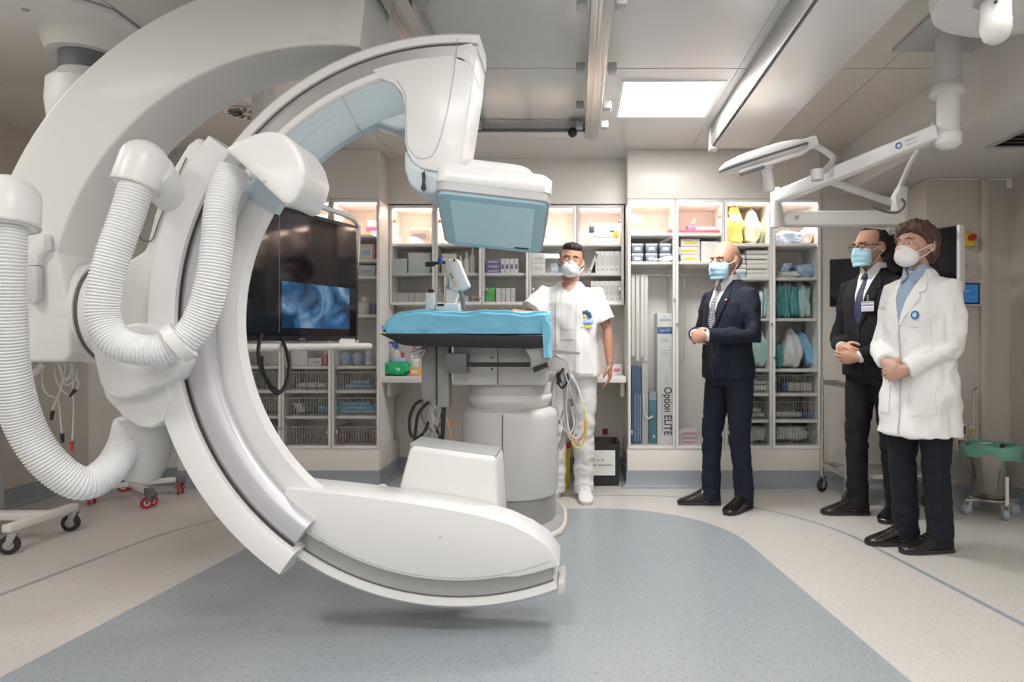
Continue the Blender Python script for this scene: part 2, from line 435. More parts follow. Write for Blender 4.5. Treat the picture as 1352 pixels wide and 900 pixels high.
# round swirl diffuser
sw = thing('swirl_diffuser', 'round ceiling air diffuser with curved black slots behind the white ring arm', 'vent', (-2.05, 4.3, CZ))
cS = P(326, 150, 4.3); SX = cS.x
cS = Vector((SX, 4.3, CZ-.004))
MB().lathe([(.0, 0), (.125, 0), (.13, -.006)], Matrix.Translation((SX, 4.3, CZ-.001)), 32).build('plate', 'shelf', sw)
b = MB()
for i in range(14):
    a = 2*PI*i/14
    def q(r, da): return Vector((SX + r*math.cos(a+da), 4.3 + r*math.sin(a+da), CZ-.012))
    b.prism([q(.03, 0), q(.108, .0), q(.108, .22), q(.03, .12)], (0, 0, .004))
b.build('slot', 'black', sw)
# ceiling column behind the big arm, left
lc = thing('ceiling_column', 'white dome and dark collar on ceiling plate, upper left', 'ceiling column', (-2.4, 3.2, CZ))
c0 = P(95, 73, 3.1)
pl = MB(); pl.prism([(-3.1, 2.65, CZ-.03), (-2.25, 2.65, CZ-.03), (-2.0, 2.95, CZ-.03), (-2.0, 3.5, CZ-.03), (-2.3, 3.75, CZ-.03), (-3.1, 3.75, CZ-.03)], (0, 0, .028)); pl.build('ceiling_plate', 'duct', lc, bevel=.01)
MB().cyl((c0.x, 3.2, c0.z+.035), (c0.x, 3.2, CZ-.03), .16, r2=.19).build('neck', 'white2', lc)
MB().cyl((c0.x, 3.2, c0.z-.045), (c0.x, 3.2, c0.z+.04), .115).build('collar', 'dgrey', lc)
MB().lathe([(.0, -.36), (.10, -.34), (.15, -.27), (.165, -.15), (.16, -.06), (.12, -.02), (.11, .0)], Matrix.Translation((c0.x, 3.2, c0.z-.04))).build('dome', 'white2', lc)
for dx, dy in ((-.35, -.1), (-.05, -.3), (-.3, .25)):
    MB().cyl((c0.x+dx, 3.2+dy, CZ-.034), (c0.x+dx, 3.2+dy, CZ-.028), .015, 12).build('screw', 'greyp', lc)

# ---------------------------------------------------------------- the big swinging arm from the ceiling
YA0, YA1 = 2.60, 2.90
def cc(px, py, Y): p = P(px, py, Y); return (p.x, p.z)
arm = thing('ceiling_swing_arm', 'huge white curved arm sweeping from the ceiling down to a round hub, upper left', 'medical equipment', (-1.0, 2.5, 2.5))
ca = cc(430, 425, YA0); ka = YA0/F
def rr(poly, r, s=5):
    """round the corners of a closed 2D polygon"""
    out = []; n = len(poly)
    for i in range(n):
        p = Vector(poly[i]); a = Vector(poly[i-1]) - p; c = Vector(poly[(i+1) % n]) - p
        d = min(r, a.length*.45, c.length*.45)
        a = p + a.normalized()*d; c = p + c.normalized()*d
        for k in range(s+1):
            t = k/s; out.append((a*(1-t)*(1-t) + p*2*t*(1-t) + c*t*t)[:])
    return out
sec = rr([(366*ka, YA0), (460*ka, YA0), (460*ka, YA1), (366*ka, YA1)], .012)
b = MB(); b.arc(ca, sec, 83, 186, 60)
b.build('curved_arm', 'white2', arm, sharp=50)
e = P(447, 60, YA0)
xe = P(491, 60, 2.7).x - .165
b = MB(); b.lathe([(.145, 0), (.165, .02), (.165, CZ-2.24)], Matrix.Translation((xe, (YA0+YA1)/2, 2.24)), 40); b.build('ceiling_pivot', 'white2', arm)
# lower block and hub
b = MB(); b.prism([P(x, y, YA0-.01) for x, y in ((-40, 478), (84, 478), (92, 470), (92, 400), (74, 330), (-40, 330))], (0, YA1-YA0+.02, 0)); b.build('hub_block', 'white2', arm, bevel=.05, seg=6)
hz = P(0, 410, 2.62).z
h0, h1, h2 = P(70, 0, 2.65).x, P(112, 0, 2.65).x, P(165, 0, 2.65).x
RX = Matrix.Rotation(PI/2, 4, 'Y')
hub = lambda x: Matrix.Translation((x, 2.80, hz)) @ RX
MB().lathe([(.17, 0), (.205, .03), (.212, .06), (.212, h1-h0-.006)], hub(h0), 48).build('hub', 'white2', arm)
MB().lathe([(.203, 0), (.203, .014)], hub(h1-.008), 48).build('hub_seam', 'seam', arm)
hd = MB()
hd.prism([P(x, y, YA0) for x, y in ((46, 352), (50, 325), (60, 316), (70, 310), (70, 330), (62, 340), (60, 352))], (0, -.045, 0)); h_ = hd.build('release_handle', 'white', arm, bevel=.006)
MB().prism([P(x, y, YA0-.02) for x, y in ((43, 352), (57, 352), (57, 395), (53, 402), (47, 402), (43, 395))], (0, -.03, 0)).build('grip', 'lgrey', h_, bevel=.006)

# ---------------------------------------------------------------- C-arm
YC = 2.53; YD = 2.77; kc = YC/F
carm = thing('angiography_c_arm', 'giant white C-shaped x-ray arm with silver track and ribbed hoses beside the table', 'medical equipment', (-.45, 2.65, .1))
c1 = cc(605, 423, YC)
def prof(*q): return [(r*kc, y) for r, y in q]
MB().arc(c1, prof((368, YC), (378, YC-.002), (381, YC+.02), (381, YD-.02), (376, YD), (366, YD)), -69.3, 87, 1) if False else None
b = MB(); b.arc(c1, prof((368, YC+.004), (377, YC), (381, YC+.012), (382, YC+.03), (382, YD-.03), (376, YD), (362, YD), (362, YC+.03), (368, YC+.03)), 86, 290.3, 130)
b.build('outer_rim', 'white', carm, sharp=40)
b = MB(); b.arc(c1, prof((343, YC+.022), (369, YC+.022), (369, YD-.01), (343, YD-.01)), 86.3, 290, 130); b.build('track', 'track', carm)
b = MB(); b.arc(c1, prof((366.5, YC+.018), (369.5, YC+.018), (369.5, YC+.03), (366.5, YC+.03)), 88, 290, 130); b.build('track_gap', 'seam', carm)
b = MB(); b.arc(c1, prof((334, YC+.016), (337, YC+.002), (344, YC), (346, YC+.006), (346, YD), (330, YD), (297, YC+.10), (291, YC+.06), (297, YC+.030)), 104, 238, 100); b.build('inner_rim', 'white', carm, sharp=50)
def arcpts(r, a0, a1, n, c=(605, 423)):
    return [(c[0] + r*math.cos(math.radians(a0+(a1-a0)*i/n)), c[1] - r*math.sin(math.radians(a0+(a1-a0)*i/n))) for i in range(n+1)]
# top: plate that carries the detector
top = arcpts(351, 109, 91, 7) + [(610, 74), (622, 82), (627, 95), (623, 122), (614, 180), (607, 222), (600, 228), (575, 226), (555, 222), (545, 214), (538, 202), (534, 186), (534, 140), (530, 122), (518, 109), (500, 103)]
b = MB(); b.prism([P(x, y, YC) for x, y in top], (0, YD-YC, 0)); tp = b.build('detector_arm', 'white', carm, bevel=.008, seg=3, ang=50, sharp=50)
# outer tip of the plate beside the track
b = MB(); b.prism([P(x, y, YC) for x, y in [(601, 60), (622, 56), (629, 66), (626, 96), (616, 84), (600, 78)]], (0, YD-YC, 0)); b.build('end_cap', 'white', carm, bevel=.006)
b = MB()
seam = smooth_path([P(x, y, YC-.0008) for x, y in ((604, 50), (600, 90), (592, 140), (582, 180), (574, 200), (566, 208), (553, 209), (543, 200), (537, 185), (536, 140), (534, 122), (524, 106))], 6)
b.tube(seam, .0016, 6); b.build('panel_seam', 'greyp', carm)
# neck under the plate, the floor's blue bounce painted into its colour
nk = [(533, 195), (545, 212), (565, 224), (585, 226), (600, 228), (600, 248), (570, 256), (552, 254), (540, 243), (533, 222)]
b = MB(); b.prism([P(x, y, YC+.006) for x, y in nk], (0, .25, 0)); b.build('neck', mat('neck_blue_grey', (.58, .66, .71), .35), carm, bevel=.02, seg=3)
b = MB(); b.prism([P(x, y, YC) for x, y in ((557, 229), (561, 226), (562, 234), (561, 240), (563, 250), (559, 253), (556, 249), (558, 240))], (0, -.006, 0)); b.build('latch', 'black', carm)
# inner cover inside the arc; its blue grey imitates light off the floor
b = MB(); b.arc(c1, prof((333, YC+.010), (299, YC+.022), (289, YC+.05), (291, YC+.105), (333, YC+.12)), 104, 150, 50); b.build('inner_cover', mat('cover_blue_grey', (.47, .56, .61), .4), carm, sharp=50)
b = MB(); b.arc(c1, prof((316.5, YC+.0155), (317.5, YC+.0155), (317.5, YC+.025), (316.5, YC+.025)), 122, 140, 24); b.arc(c1, prof((334, YC+.008), (290, YC+.024), (288, YC+.06), (334, YC+.05)), 117.4, 117.8, 2); b.build('panel_seam', 'greyp', carm)
b = MB(); b.prism([P(x, y, YC+.05) for x, y in ((472, 168), (486, 158), (502, 163), (522, 170), (540, 170), (540, 120), (505, 100), (470, 112), (462, 140))], (0, .15, 0)); b.build('inner_fairing', mat('fairing_blue_grey', (.52, .59, .63), .4), carm, bevel=.015, seg=3)  # fairing colour carries the same painted blue bounce from the floor
# detector housing fitted to the neck
DM = Matrix.Translation((-.325, 2.735, 1.612)) @ Euler((math.radians(-15), math.radians(5.5), math.radians(5))).to_matrix().to_4x4()
DW, DD = .213, .25
def rbox(w, d, z, r=.035):
    return [Vector((x, y, z)) for x, y in rr([(-w, -d), (w, -d), (w, d), (-w, d)], r, 4)]
def dl(rings, name, m, par, **k):
    b = MB(); b.loft([[DM @ p for p in q] for q in rings]); return b.build(name, m, par, **k)
det = dl([rbox(DW-.01, DD-.01, -.016), rbox(DW, DD, -.010), rbox(DW, DD, .045), rbox(DW-.02, DD-.02, .07), rbox(DW-.10, DD-.08, .088)], 'detector_cover', 'white', carm, sharp=60)
b = MB(); b.loft([[DM @ (Vector((p.x*.9 - .03, p.y*.9+.02, 0)) + Vector((0, 0, z))) for p in rbox(q, q*.85, 0, .09)] for q, z in ((.21, .07), (.205, .135), (.185, .16), (.12, .17))]); b.build('detector_hood', 'white', carm, sharp=60)
dl([rbox(DW-.012, DD-.012, -.048, .03), rbox(DW-.003, DD-.003, -.044), rbox(DW-.003, DD-.003, -.014)], 'detector_band', mat('detector_band_grey', (.46, .46, .47), .4), carm, sharp=50)
dl([rbox(DW-.022, DD-.022, -.058, .03), rbox(DW-.016, DD-.016, -.056, .03), rbox(DW-.012, DD-.012, -.048, .03)], 'detector_bezel', 'blueface', carm, sharp=35)
dl([rbox(DW-.055, DD-.055, -.060, .01), rbox(DW-.055, DD-.055, -.056, .01)], 'detector_window', 'bluepanel', carm)
b = MB(); b.box(.09, .15, DD-.072, DD-.062, -.063, -.058, DM); b.build('detector_slot', 'black', carm)
# bottom: tube cover leaf
leaf = arcpts(344, 226, 280, 28) + [(682, 762), (705, 757), (725, 751), (739, 748), (738, 741), (722, 719), (700, 704), (670, 690), (630, 679), (590, 671), (540, 663), (490, 656), (440, 650), (400, 646), (378, 644)]
b = MB(); b.prism([P(x, y, YC-.004) for x, y in leaf], (0, .20, 0)); b.build('tube_shroud', 'white', carm, bevel=.006, seg=3, ang=50, sharp=50)
b = MB(); sm = [P(x, y, YC-.0045) for x, y in arcpts(340, 232, 291, 40)]; b.tube(sm, .0014, 6); b.build('shroud_seam', 'greyp', carm)
MB().cyl(P(581, 709, YC-.004), P(581, 709, YC-.007), .004, 10).build('screw', 'greyp', carm)
# rounded end of the rim at the bottom
b = MB(); b.prism([P(x, y, YC-.001) for x, y in [(737, 771), (744, 768), (747, 776), (744, 784), (736, 786)]], (0, .2, 0)); b.build('bumper', 'lgrey', carm, bevel=.004)
# x-ray tube box
Y2 = 2.73
bx = [(518, 675), (541, 589), (655, 604), (661, 700), (600, 690)]
b = MB(); b.prism([P(x, y, Y2) for x, y in bx], (0, .26, 0)); b.build('tube_housing', 'white', carm, bevel=.02, seg=4)
bt = [(541, 590), (655, 605), (655, 600), (541, 585)]
b = MB(); b.prism([P(x, y, Y2+.03) for x, y in bt], (0, .20, 0)); b.build('tube_window', 'greyp', carm, bevel=.004)
# cable curl beside the box
b = MB(); b.tube(smooth_path([P(490, 655, 2.71), P(497, 644, 2.73), P(508, 641, 2.75), P(518, 650, 2.77)]), .006, 8); b.build('cable', 'white', carm)

# carriage (sleeve) that holds the C
YS = 2.44; ks = YS/F; c2 = cc(605, 423, YS)
def profs(*q): return [(r*ks, y) for r, y in q]
b = MB(); b.arc(c2, profs((377, YS+.01), (382, YS), (410, YS), (418, YS+.05), (418, 2.79), (406, 2.84), (392, 2.84), (392, YS+.12), (378, YS+.12)), 143.5, 234.8, 70); sl = b.build('carriage_sleeve', 'white', carm, sharp=50)
YV = 2.475; kv = YV/F; c3 = cc(605, 423, YV)
b = MB(); b.arc(c3, [(r*kv, y) for r, y in ((332, YV+.03), (334, YV+.006), (342, YV-.004), (360, YV-.004), (368, YV+.006), (370, YV+.03), (370, YV+.06), (332, YV+.06))], 149, 233.8, 70); b.build('track_cover', 'silver', carm, sharp=60)
b = MB(); b.arc(c3, [(r*kv, y) for r, y in ((370, YV-.012), (376, YV-.014), (376, YV+.08), (370, YV+.08))], 144.5, 234.2, 70); b.build('sleeve_edge', 'shelf', carm)
b = MB(); b.arc(c3, [(r*kv, y) for r, y in ((369.3, YV-.003), (370.6, YV-.003), (370.6, YV+.02), (369.3, YV+.02))], 148, 233.9, 70); b.build('seam', 'seam', carm)
# housing behind the sleeve
hs = [(262, 178), (246, 190), (225, 225), (203, 280), (190, 330), (165, 345), (150, 390), (138, 440), (130, 490), (136, 525), (155, 545), (205, 560), (228, 560), (260, 640), (282, 640), (245, 520), (240, 400), (262, 300), (290, 220)]
b = MB(); b.prism([P(x, y, 2.53) for x, y in hs], (0, .24, 0)); b.build('carriage_housing', 'white2', carm, bevel=.02, seg=3, ang=30)
b = MB(); b.tube(smooth_path([P(x, y, 2.525) for x, y in ((246, 208), (222, 262), (210, 292), (200, 317), (186, 315), (186, 300), (190, 280))], 5), .0022, 6); b.build('panel_seam', 'seam', carm)
ch = [(118, 452), (126, 440), (180, 425), (236, 440), (238, 480), (224, 502), (205, 512), (180, 524), (152, 526), (138, 520), (130, 505)]
b = MB(); b.prism([P(x, y, 2.37) for x, y in ch], (0, .3, 0)); b.build('bracket', 'white', carm, bevel=.014, seg=4, ang=20)
lo = [(140, 510), (150, 535), (160, 550), (180, 563), (200, 566), (215, 556), (224, 530), (222, 505)]
b = MB(); b.prism([P(x, y, 2.43) for x, y in lo], (0, .22, 0)); b.build('bracket_lobe', 'white', carm, bevel=.012, seg=4, ang=20)
b = MB(); b.prism([P(x, y, 2.365) for x, y in ((170, 524), (176, 518), (204, 508), (201, 514), (186, 521))], (0, .01, 0)); b.build('bracket_slot', 'lgrey', carm, bevel=.003)
MB().lathe([(.10, 0), (.10, .05), (.085, .17), (.065, .22)], Matrix.Translation(P(196, 555, 2.59)) @ Euler((PI, 0, 0)).to_matrix().to_4x4() @ Matrix.Rotation(-.15, 4, 'Y')).build('cable_boot', 'lgrey', carm)
MB().lathe([(.2, 0), (.2, .1), (.18, h2-h1+.10)], hub(h1+.006), 48).build('hub_flange', 'white', carm)

# ribbed hoses: the ribs are the shape of the tube
def hose(name, pts, r, pitch=.0105, owner=carm):
    sp_ = smooth_path(pts, 24)
    # resample evenly
    L = [0]
    for i in range(1, len(sp_)): L.append(L[-1] + (sp_[i]-sp_[i-1]).length)
    n = int(L[-1] / (pitch/3)); out = []; j = 0
    for i in range(n+1):
        s_ = L[-1]*i/n
        while j < len(L)-2 and L[j+1] < s_: j += 1
        t = (s_-L[j])/max(1e-9, L[j+1]-L[j]); out.append(sp_[j].lerp(sp_[j+1], t))
    rad = [(r*1.0, r*1.0, r*.88)[i % 3] for i in range(n+1)]
    b = MB(); b.tube(out, rad, 28); return b.build(name, 'hose', owner, sharp=80)
hose('ribbed_hose', [P(8, 295, 2.15), P(7, 350, 2.15), P(8, 420, 2.17), P(13, 490, 2.2), P(32, 560, 2.25), P(66, 612, 2.29), P(108, 638, 2.35), P(142, 622, 2.43), P(164, 590, 2.51), P(172, 560, 2.57)], .057)
hose('ribbed_hose', [P(182, 238, 2.29), P(168, 285, 2.27), P(150, 335, 2.25), P(138, 380, 2.24), P(137, 420, 2.24), P(153, 450, 2.24), P(185, 462, 2.25), P(222, 460, 2.27), P(250, 442, 2.29), P(268, 412, 2.3), P(280, 370, 2.3), P(287, 320, 2.31), P(293, 265, 2.33), P(308, 225, 2.37)], .052)
def cap(a, b_, r, name='hose_cap'):
    a, b_ = Vector(a), Vector(b_); L = (b_-a).length
    m = Matrix.Translation(a) @ (b_-a).to_track_quat('Z', 'Y').to_matrix().to_4x4()
    pr = [(r*.9, -.004), (r*1.0, 0), (r*1.03, .02), (r*1.03, L-r*.6)] + [(r*1.03*math.cos(t), L-r*.6 + r*.9*math.sin(t)) for t in (.3, .6, .9, 1.2, 1.45)] + [(0.001, L+r*.3)]
    q = MB().lathe(pr, m, 32).build(name, 'white', carm)
    MB().lathe([(r*1.06, -.003), (r*1.06, .004)], m, 32).build('collar', 'lgrey', q)
    sd = Vector((b_-a)).normalized().cross(Vector((0, 1, 0))).normalized()
    return q
cap(P(8, 298, 2.15), P(12, 243, 2.17), .085)
cap(P(178, 246, 2.3), P(196, 196, 2.33), .072)
b = MB(); b.cyl(P(200, 225, 2.34), P(228, 262, 2.47), .07, 28, .06); b.build('hose_mount', 'white', carm)


b = MB()
for px, py, Y in ((242, 449, 2.275),):
    a = P(236, 452, 2.27); c = P(250, 443, 2.28)
    m = Matrix.Translation(a) @ (c-a).to_track_quat('Z', 'Y').to_matrix().to_4x4()
    b.lathe([(.060, -.018), (.068, -.018), (.070, 0), (.068, .018), (.060, .018)], m, 32)
b.build('hose_clip', 'white', carm)
MB().cyl(P(214, 480, 2.37), P(226, 470, 2.33), .022, 16).build('clip_stud', 'white', carm)
# ---------------------------------------------------------------- cabinets
def zf(py, Y): return CAMH + (450 - py) * Y / F
def xf(px, Y): return (px - 760) * Y / F
def cabinet(px0, px1, Y, Yb_, zb, zt, shelves, label, group, hinge=-1, baskets=(), knob=None):
    x0, x1 = xf(px0, Y), xf(px1, Y)
    Yb = min(Yb_, Y+.42)
    t = thing('glass_front_cabinet', label, 'cabinet', ((x0+x1)/2, Y, zb), group)
    b = MB(); w = .012
    b.box(x0+.001, x0+w, Y+.022, Yb-.01, zb, zt); b.box(x1-w, x1-.001, Y+.022, Yb-.01, zb, zt)
    b.box(x0+w, x1-w, Yb-.022, Yb-.01, zb, zt); b.box(x0+w, x1-w, Y+.022, Yb-.022, zb, zb+.02); b.box(x0+w, x1-w, Y+.022, Yb-.022, zt-.02, zt)
    b.build('carcass', 'inside', t)
    for z in shelves:
        MB().box(x0+w, x1-w, Y+.035, Yb-.022, z-.022, z).build('shelf', 'shelf', t, bevel=.002)
    fw = .021
    b = MB()
    b.box(x0+.002, x0+fw, Y, Y+.02, zb, zt); b.box(x1-fw, x1-.002, Y, Y+.02, zb, zt)
    b.box(x0+fw, x1-fw, Y, Y+.02, zb, zb+.022); b.box(x0+fw, x1-fw, Y, Y+.02, zt-.022, zt)
    d = b.build('door', 'frame', t, bevel=.0015)
    MB().box(x0+fw, x1-fw, Y+.008, Y+.012, zb+.022, zt-.022).build('glass_pane', 'glass', d)
    kx = x1-.011 if hinge < 0 else x0+.011
    kz = knob if knob else (zb+zt)/2
    MB().cyl((kx, Y-.016, kz), (kx, Y, kz), .008, 12).build('knob', 'steel', d)
    hx = x0+.03 if hinge < 0 else x1-.03
    for z in (zt-.12, zb+.12):
        MB().box(hx-.012, hx+.012, Y+.021, Y+.05, z-.015, z+.015).build('hinge', 'steel', d, bevel=.003)
    MB().box(x0+.03, x1-.03, Y+.028, Y+.045, zt-.032, zt-.0205).build('light_strip', 'led', t)
    l = bpy.data.lights.new('cabinet_lamp', 'AREA'); l.shape = 'RECTANGLE'; l.size = (x1-x0)*.8; l.size_y = .05; l.energy = LED_W; l.color = (1, .70, .55)
    o = bpy.data.objects.new('cabinet_lamp', l); o.location = ((x0+x1)/2, Y+.07, zt-.035); o.rotation_euler = (math.radians(-22), 0, 0); C.objects.link(o)
    return t
LED_W = 1.9
TZ0, TZ1 = zf(592, YT), zf(263, YT)
SL = [zf(y, YT+.035) for y in (309, 342, 364, 415, 483, 515, 549)]
gt = 'tall glass-front storage cabinets'
def wire_basket(px0, px1, z, label, h=.135):
    Y0, Y1 = YT+.06, YT+.385
    x0, x1 = xf(px0, YT)+.03, xf(px1, YT)-.03
    t = thing('wire_basket', label, 'wire basket', ((x0+x1)/2, (Y0+Y1)/2, z), 'pull-out wire baskets in the cabinets')
    b = MB(); r = .0021
    n = int((x1-x0)/.020)
    for i in range(n+1):
        x = x0 + (x1-x0)*i/n
        b.box(x-r, x+r, Y0-r, Y0+r, z+.002, z+h); b.box(x-r, x+r, Y1-r, Y1+r, z+.002, z+h); b.box(x-r, x+r, Y0, Y1, z+.001, z+.004)
    for i in range(7):
        y = Y0 + (Y1-Y0)*i/6
        for x in (x0, x1): b.box(x-r, x+r, y-r, y+r, z+.002, z+h)
    b.build('wire_mesh', 'wire', t)
    b = MB(); r = .003
    for zz in (z+h, z+.006):
        b.box(x0-r, x1+r, Y0-r, Y0+r, zz-r, zz+r); b.box(x0-r, x1+r, Y1-r, Y1+r, zz-r, zz+r); b.box(x0-r, x0+r, Y0, Y1, zz-r, zz+r); b.box(x1-r, x1+r, Y0, Y1, zz-r, zz+r)
    b.build('rim', 'wire', t)
def cab_baskets(px0, px1, names, ys=(515, 549, 587)):
    for y, nm in zip(ys, names):
        z = zf(y, YT+.035) if y < 580 else TZ0+.02
        wire_basket(px0, px1, z, nm)
# left bank
for px0, px1, lab, nm in ((243, 308, 'tall glass cabinet behind the C-shaped arm, mostly hidden', 'left of all, behind the white arm'), (308, 371, 'tall glass cabinet left of the two uncovered ones, behind the big screen', 'half hidden by the white arm'), (371, 437, 'tall glass cabinet behind the right half of the big screen', 'under the right half of the screen'), (437, 501, 'tall glass cabinet beside the niche, right of the big screen', 'right of the screen, beside the niche')):
    cabinet(px0, px1, YT, YB, TZ0, TZ1, SL, lab, gt, hinge=1 if px0 in (243, 371) else -1, knob=zf(565, YT))
    if px0 > 243: cab_baskets(px0, px1, ['wire basket, top of three, %s' % nm, 'wire basket, middle of three, %s' % nm, 'wire basket, lowest of three, %s' % nm])
# right bank
S1 = [zf(y, YT+.035) for y in (307, 345)]; S3 = [zf(y, YT+.035) for y in (321, 366, 420, 487, 519, 554)]
cabinet(829, 892, YT, YB, TZ0, TZ1, S1, 'tall glass cabinet holding the tall white box with black lettering', gt, -1, knob=zf(395, YT))
cabinet(892, 957, YT, YB, TZ0, TZ1, S1, 'tall glass cabinet right behind the man in the navy suit', gt, 1)
cabinet(957, 1020, YT, YB, TZ0, TZ1, S3, 'tall glass cabinet with yellow bags on top and folded linen', gt, -1)
cabinet(1020, 1084, YT, YB, TZ0, TZ1, S3, 'rightmost tall glass cabinet with teal bags', gt, 1, knob=zf(472, YT))
cab_baskets(957, 1020, ['wire basket, top of three, below the teal bags behind the navy suit', 'wire basket, middle of three, behind the navy suit', 'wire basket, lowest of three, behind the navy suit'], (519, 554, 587))
cab_baskets(1020, 1084, ['wire basket, top of three, in the rightmost cabinet', 'wire basket, middle of three, in the rightmost cabinet', 'wire basket, lowest of three, in the rightmost cabinet'], (519, 554, 587))
# upper cabinets over the worktop
UZ0, UZ1 = zf(402, YM), zf(271, YM)
SU = [zf(y, YM+.035) for y in (321, 360)]
for px0, px1, lab in ((514, 574, 'upper glass cabinet at the left end over the worktop'), (574, 636, 'upper glass cabinet behind the x-ray detector, second from left'), (636, 698, 'upper glass cabinet with the green and purple boxes'), (698, 761, 'upper glass cabinet behind the head of the man in white'), (761, 824, 'upper glass cabinet full of white binders')):
    cabinet(px0, px1, YM, YB, UZ0, UZ1, SU, lab, 'wall-hung glass cabinets over the worktop', -1 if px0 != 761 else 1, knob=UZ0+.05)

# ---------------------------------------------------------------- cabinet contents
def pm(name, col, **k):
    if name not in M: M[name] = mat(name, col, **k)
    return name
for n_, c_ in (('c_white', (.82,.80,.79)), ('c_cream', (.78,.72,.66)), ('c_mint', (.62,.76,.74)), ('c_purple', (.22,.16,.42)), ('c_lilac', (.60,.52,.68)), ('c_green', (.10,.58,.12)),
               ('c_navy', (.03,.09,.22)), ('c_teal', (.03,.20,.27)), ('c_magenta', (.62,.12,.42)), ('c_orange', (.90,.42,.10)), ('c_red', (.62,.05,.08)), ('c_lblue', (.42,.60,.82)),
               ('c_sky', (.25,.55,.75)), ('c_bluegrey', (.34,.42,.54)), ('c_yellow', (.86,.70,.08)), ('c_dark', (.05,.05,.07)), ('c_pink', (.80,.20,.34))):
    pm(n_, c_, rough=.45)
for n_, c_ in (('b_yellow', (.86,.78,.22)), ('b_cream', (.84,.82,.70)), ('b_teal', (.12,.40,.42)), ('b_aqua', (.50,.72,.72)), ('b_white', (.82,.84,.85)), ('b_blue', (.40,.58,.80)), ('b_green', (.42,.55,.30)), ('b_sky', (.22,.55,.82))):
    pm(n_, c_, rough=.35, bump=.5, bscale=25, var=.15, scale=14)
def carton(label, cat, px0, px1, z, hpx, Y, d, m, mark=None, group=None, name='carton', rz=0.0, tilt=0.0):
    """a cardboard box: body, lid flap line, printed mark; its front measured at distance Y"""
    x0, x1 = xf(px0, Y), xf(px1, Y); h = hpx*Y/F
    t = thing(name, label, cat, ((x0+x1)/2, Y+d/2, z), group)
    MB().box(x0, x1, Y, Y+d, z+.001, z+h).build('body', m, t, bevel=.002)
    b = MB(); b.box(x0-.001, x1+.001, Y-.001, Y+d+.001, z+h*.80, z+h*.815); b.box(x0-.0005, x1+.0005, Y+d*.48, Y+d*.52, z+h-.001, z+h+.0008); b.build('lid_seam', 'lgrey', t)
    if mark:
        w = x1-x0
        b = MB(); b.box(x0+w*.18, x1-w*.18, Y-.0015, Y, z+h*.30, z+h*.62); b.build('printed_label', mark, t)
    if tilt: t.rotation_euler = (0, tilt, 0)
    if rz: t.rotation_euler = (0, tilt, rz)
    return t
def pillow(label, cat, px0, px1, z, hpx, Y, d, m, group=None, name='plastic_bag', seed=1, tilt=0.0, mark=None, flat=False, knot=False):
    rnd = random.Random(seed)
    x0, x1 = xf(px0, Y), xf(px1, Y); h = hpx*Y/F; cx = (x0+x1)/2; w = (x1-x0)/2
    bm = bmesh.new(); bmesh.ops.create_cube(bm, size=2); bmesh.ops.subdivide_edges(bm, edges=bm.edges, cuts=7, use_grid_fill=True)
    ph = [rnd.uniform(0, 6.28) for _ in range(8)]
    for v in bm.verts:
        p = v.co.copy(); q = p.normalized() * (1.0 if flat is False else 1.05)
        k = .45 if not flat else .75
        p = p*k + q*(1-k)*1.25
        wob = .07*math.sin(5*p.x+ph[0]+3*p.z) + .06*math.sin(7*p.z+ph[1]+2*p.y) + .05*math.sin(9*p.y+ph[2]+6*p.x)
        p = p*(1+wob)
        if knot and p.z > 0: p.x *= 1-.55*p.z; p.y *= 1-.5*p.z
        v.co = (cx + p.x*w*.92 + math.sin(tilt)*p.z*h*.5, Y+d/2+p.y*d*.46, z+h/2+p.z*h/2*.93)
    zmin = min(v.co.z for v in bm.verts)
    for v in bm.verts: v.co.z += z+.001-zmin
    for f in bm.faces: f.smooth = True
    me = bpy.data.meshes.new(name); bm.to_mesh(me); bm.free()
    t = thing(name, label, cat, (cx, Y+d/2, z), group)
    link('bag_body', me, m, t)
    b = MB(); b.cbox((cx + math.sin(tilt)*h*.5, Y+d/2, z+h*.97), (w*1.2 if not knot else w*.4, .004, h*.06)); b.build('sealed_edge', m, t)
    if mark:
        b = MB(); b.cbox((cx, Y+.004, z+h*.5), (w*.7, .01, h*.25)); b.build('printed_label', mark, t)
    return t
def folded(label, px0, px1, z, hpx, Y, d, m, group, name='folded_linen', cat='folded linen'):
    x0, x1 = xf(px0, Y), xf(px1, Y); h = hpx*Y/F
    b = MB(); b.loft([[Vector((x, Y+yy, z+.0005+zz)) for yy, zz in rr([(0, 0), (d, 0), (d, h-.001), (0, h-.001)], h*.48, 5)] for x in (x0, x0+.01, x1-.01, x1)])
    o = b.build(name, m, None, bevel=.003); tag(o, label, cat, group); return o
def bottle(label, px, z, hpx, rpx, Y, m, capm, name='bottle', spray=False, labm=None, cat='bottle', group=None):
    x = xf(px, Y); h = hpx*Y/F; r = rpx*Y/F
    t = thing(name, label, cat, (x, Y, z), group)
    MB().lathe([(r*.9, .001), (r, .006), (r, h*.62), (r*.8, h*.70), (r*.35, h*.76), (r*.35, h*.82)], Matrix.Translation((x, Y, z)), 20).build('body', m, t)
    q = MB().lathe([(r*.45, h*.80), (r*.45, h*.92), (r*.38, h)], Matrix.Translation((x, Y, z)), 16).build('cap', capm, t)
    if spray:
        MB().cbox((x-r*.4, Y, z+h*.98), (r*1.8, r*.7, h*.07)).build('spray_head', capm, q, bevel=.003)
        MB().prism([(x-r*.9, Y-r*.15, z+h*.95), (x-r*.6, Y-r*.15, z+h*.95), (x-r*.5, Y-r*.15, z+h*.83), (x-r*.7, Y-r*.15, z+h*.83)], (0, r*.3, 0)).build('trigger', capm, q)
    if labm: MB().lathe([(r*1.01, h*.2), (r*1.012, h*.5)], Matrix.Translation((x, Y, z)), 20, cap=False).build('label', labm, t)
    return t
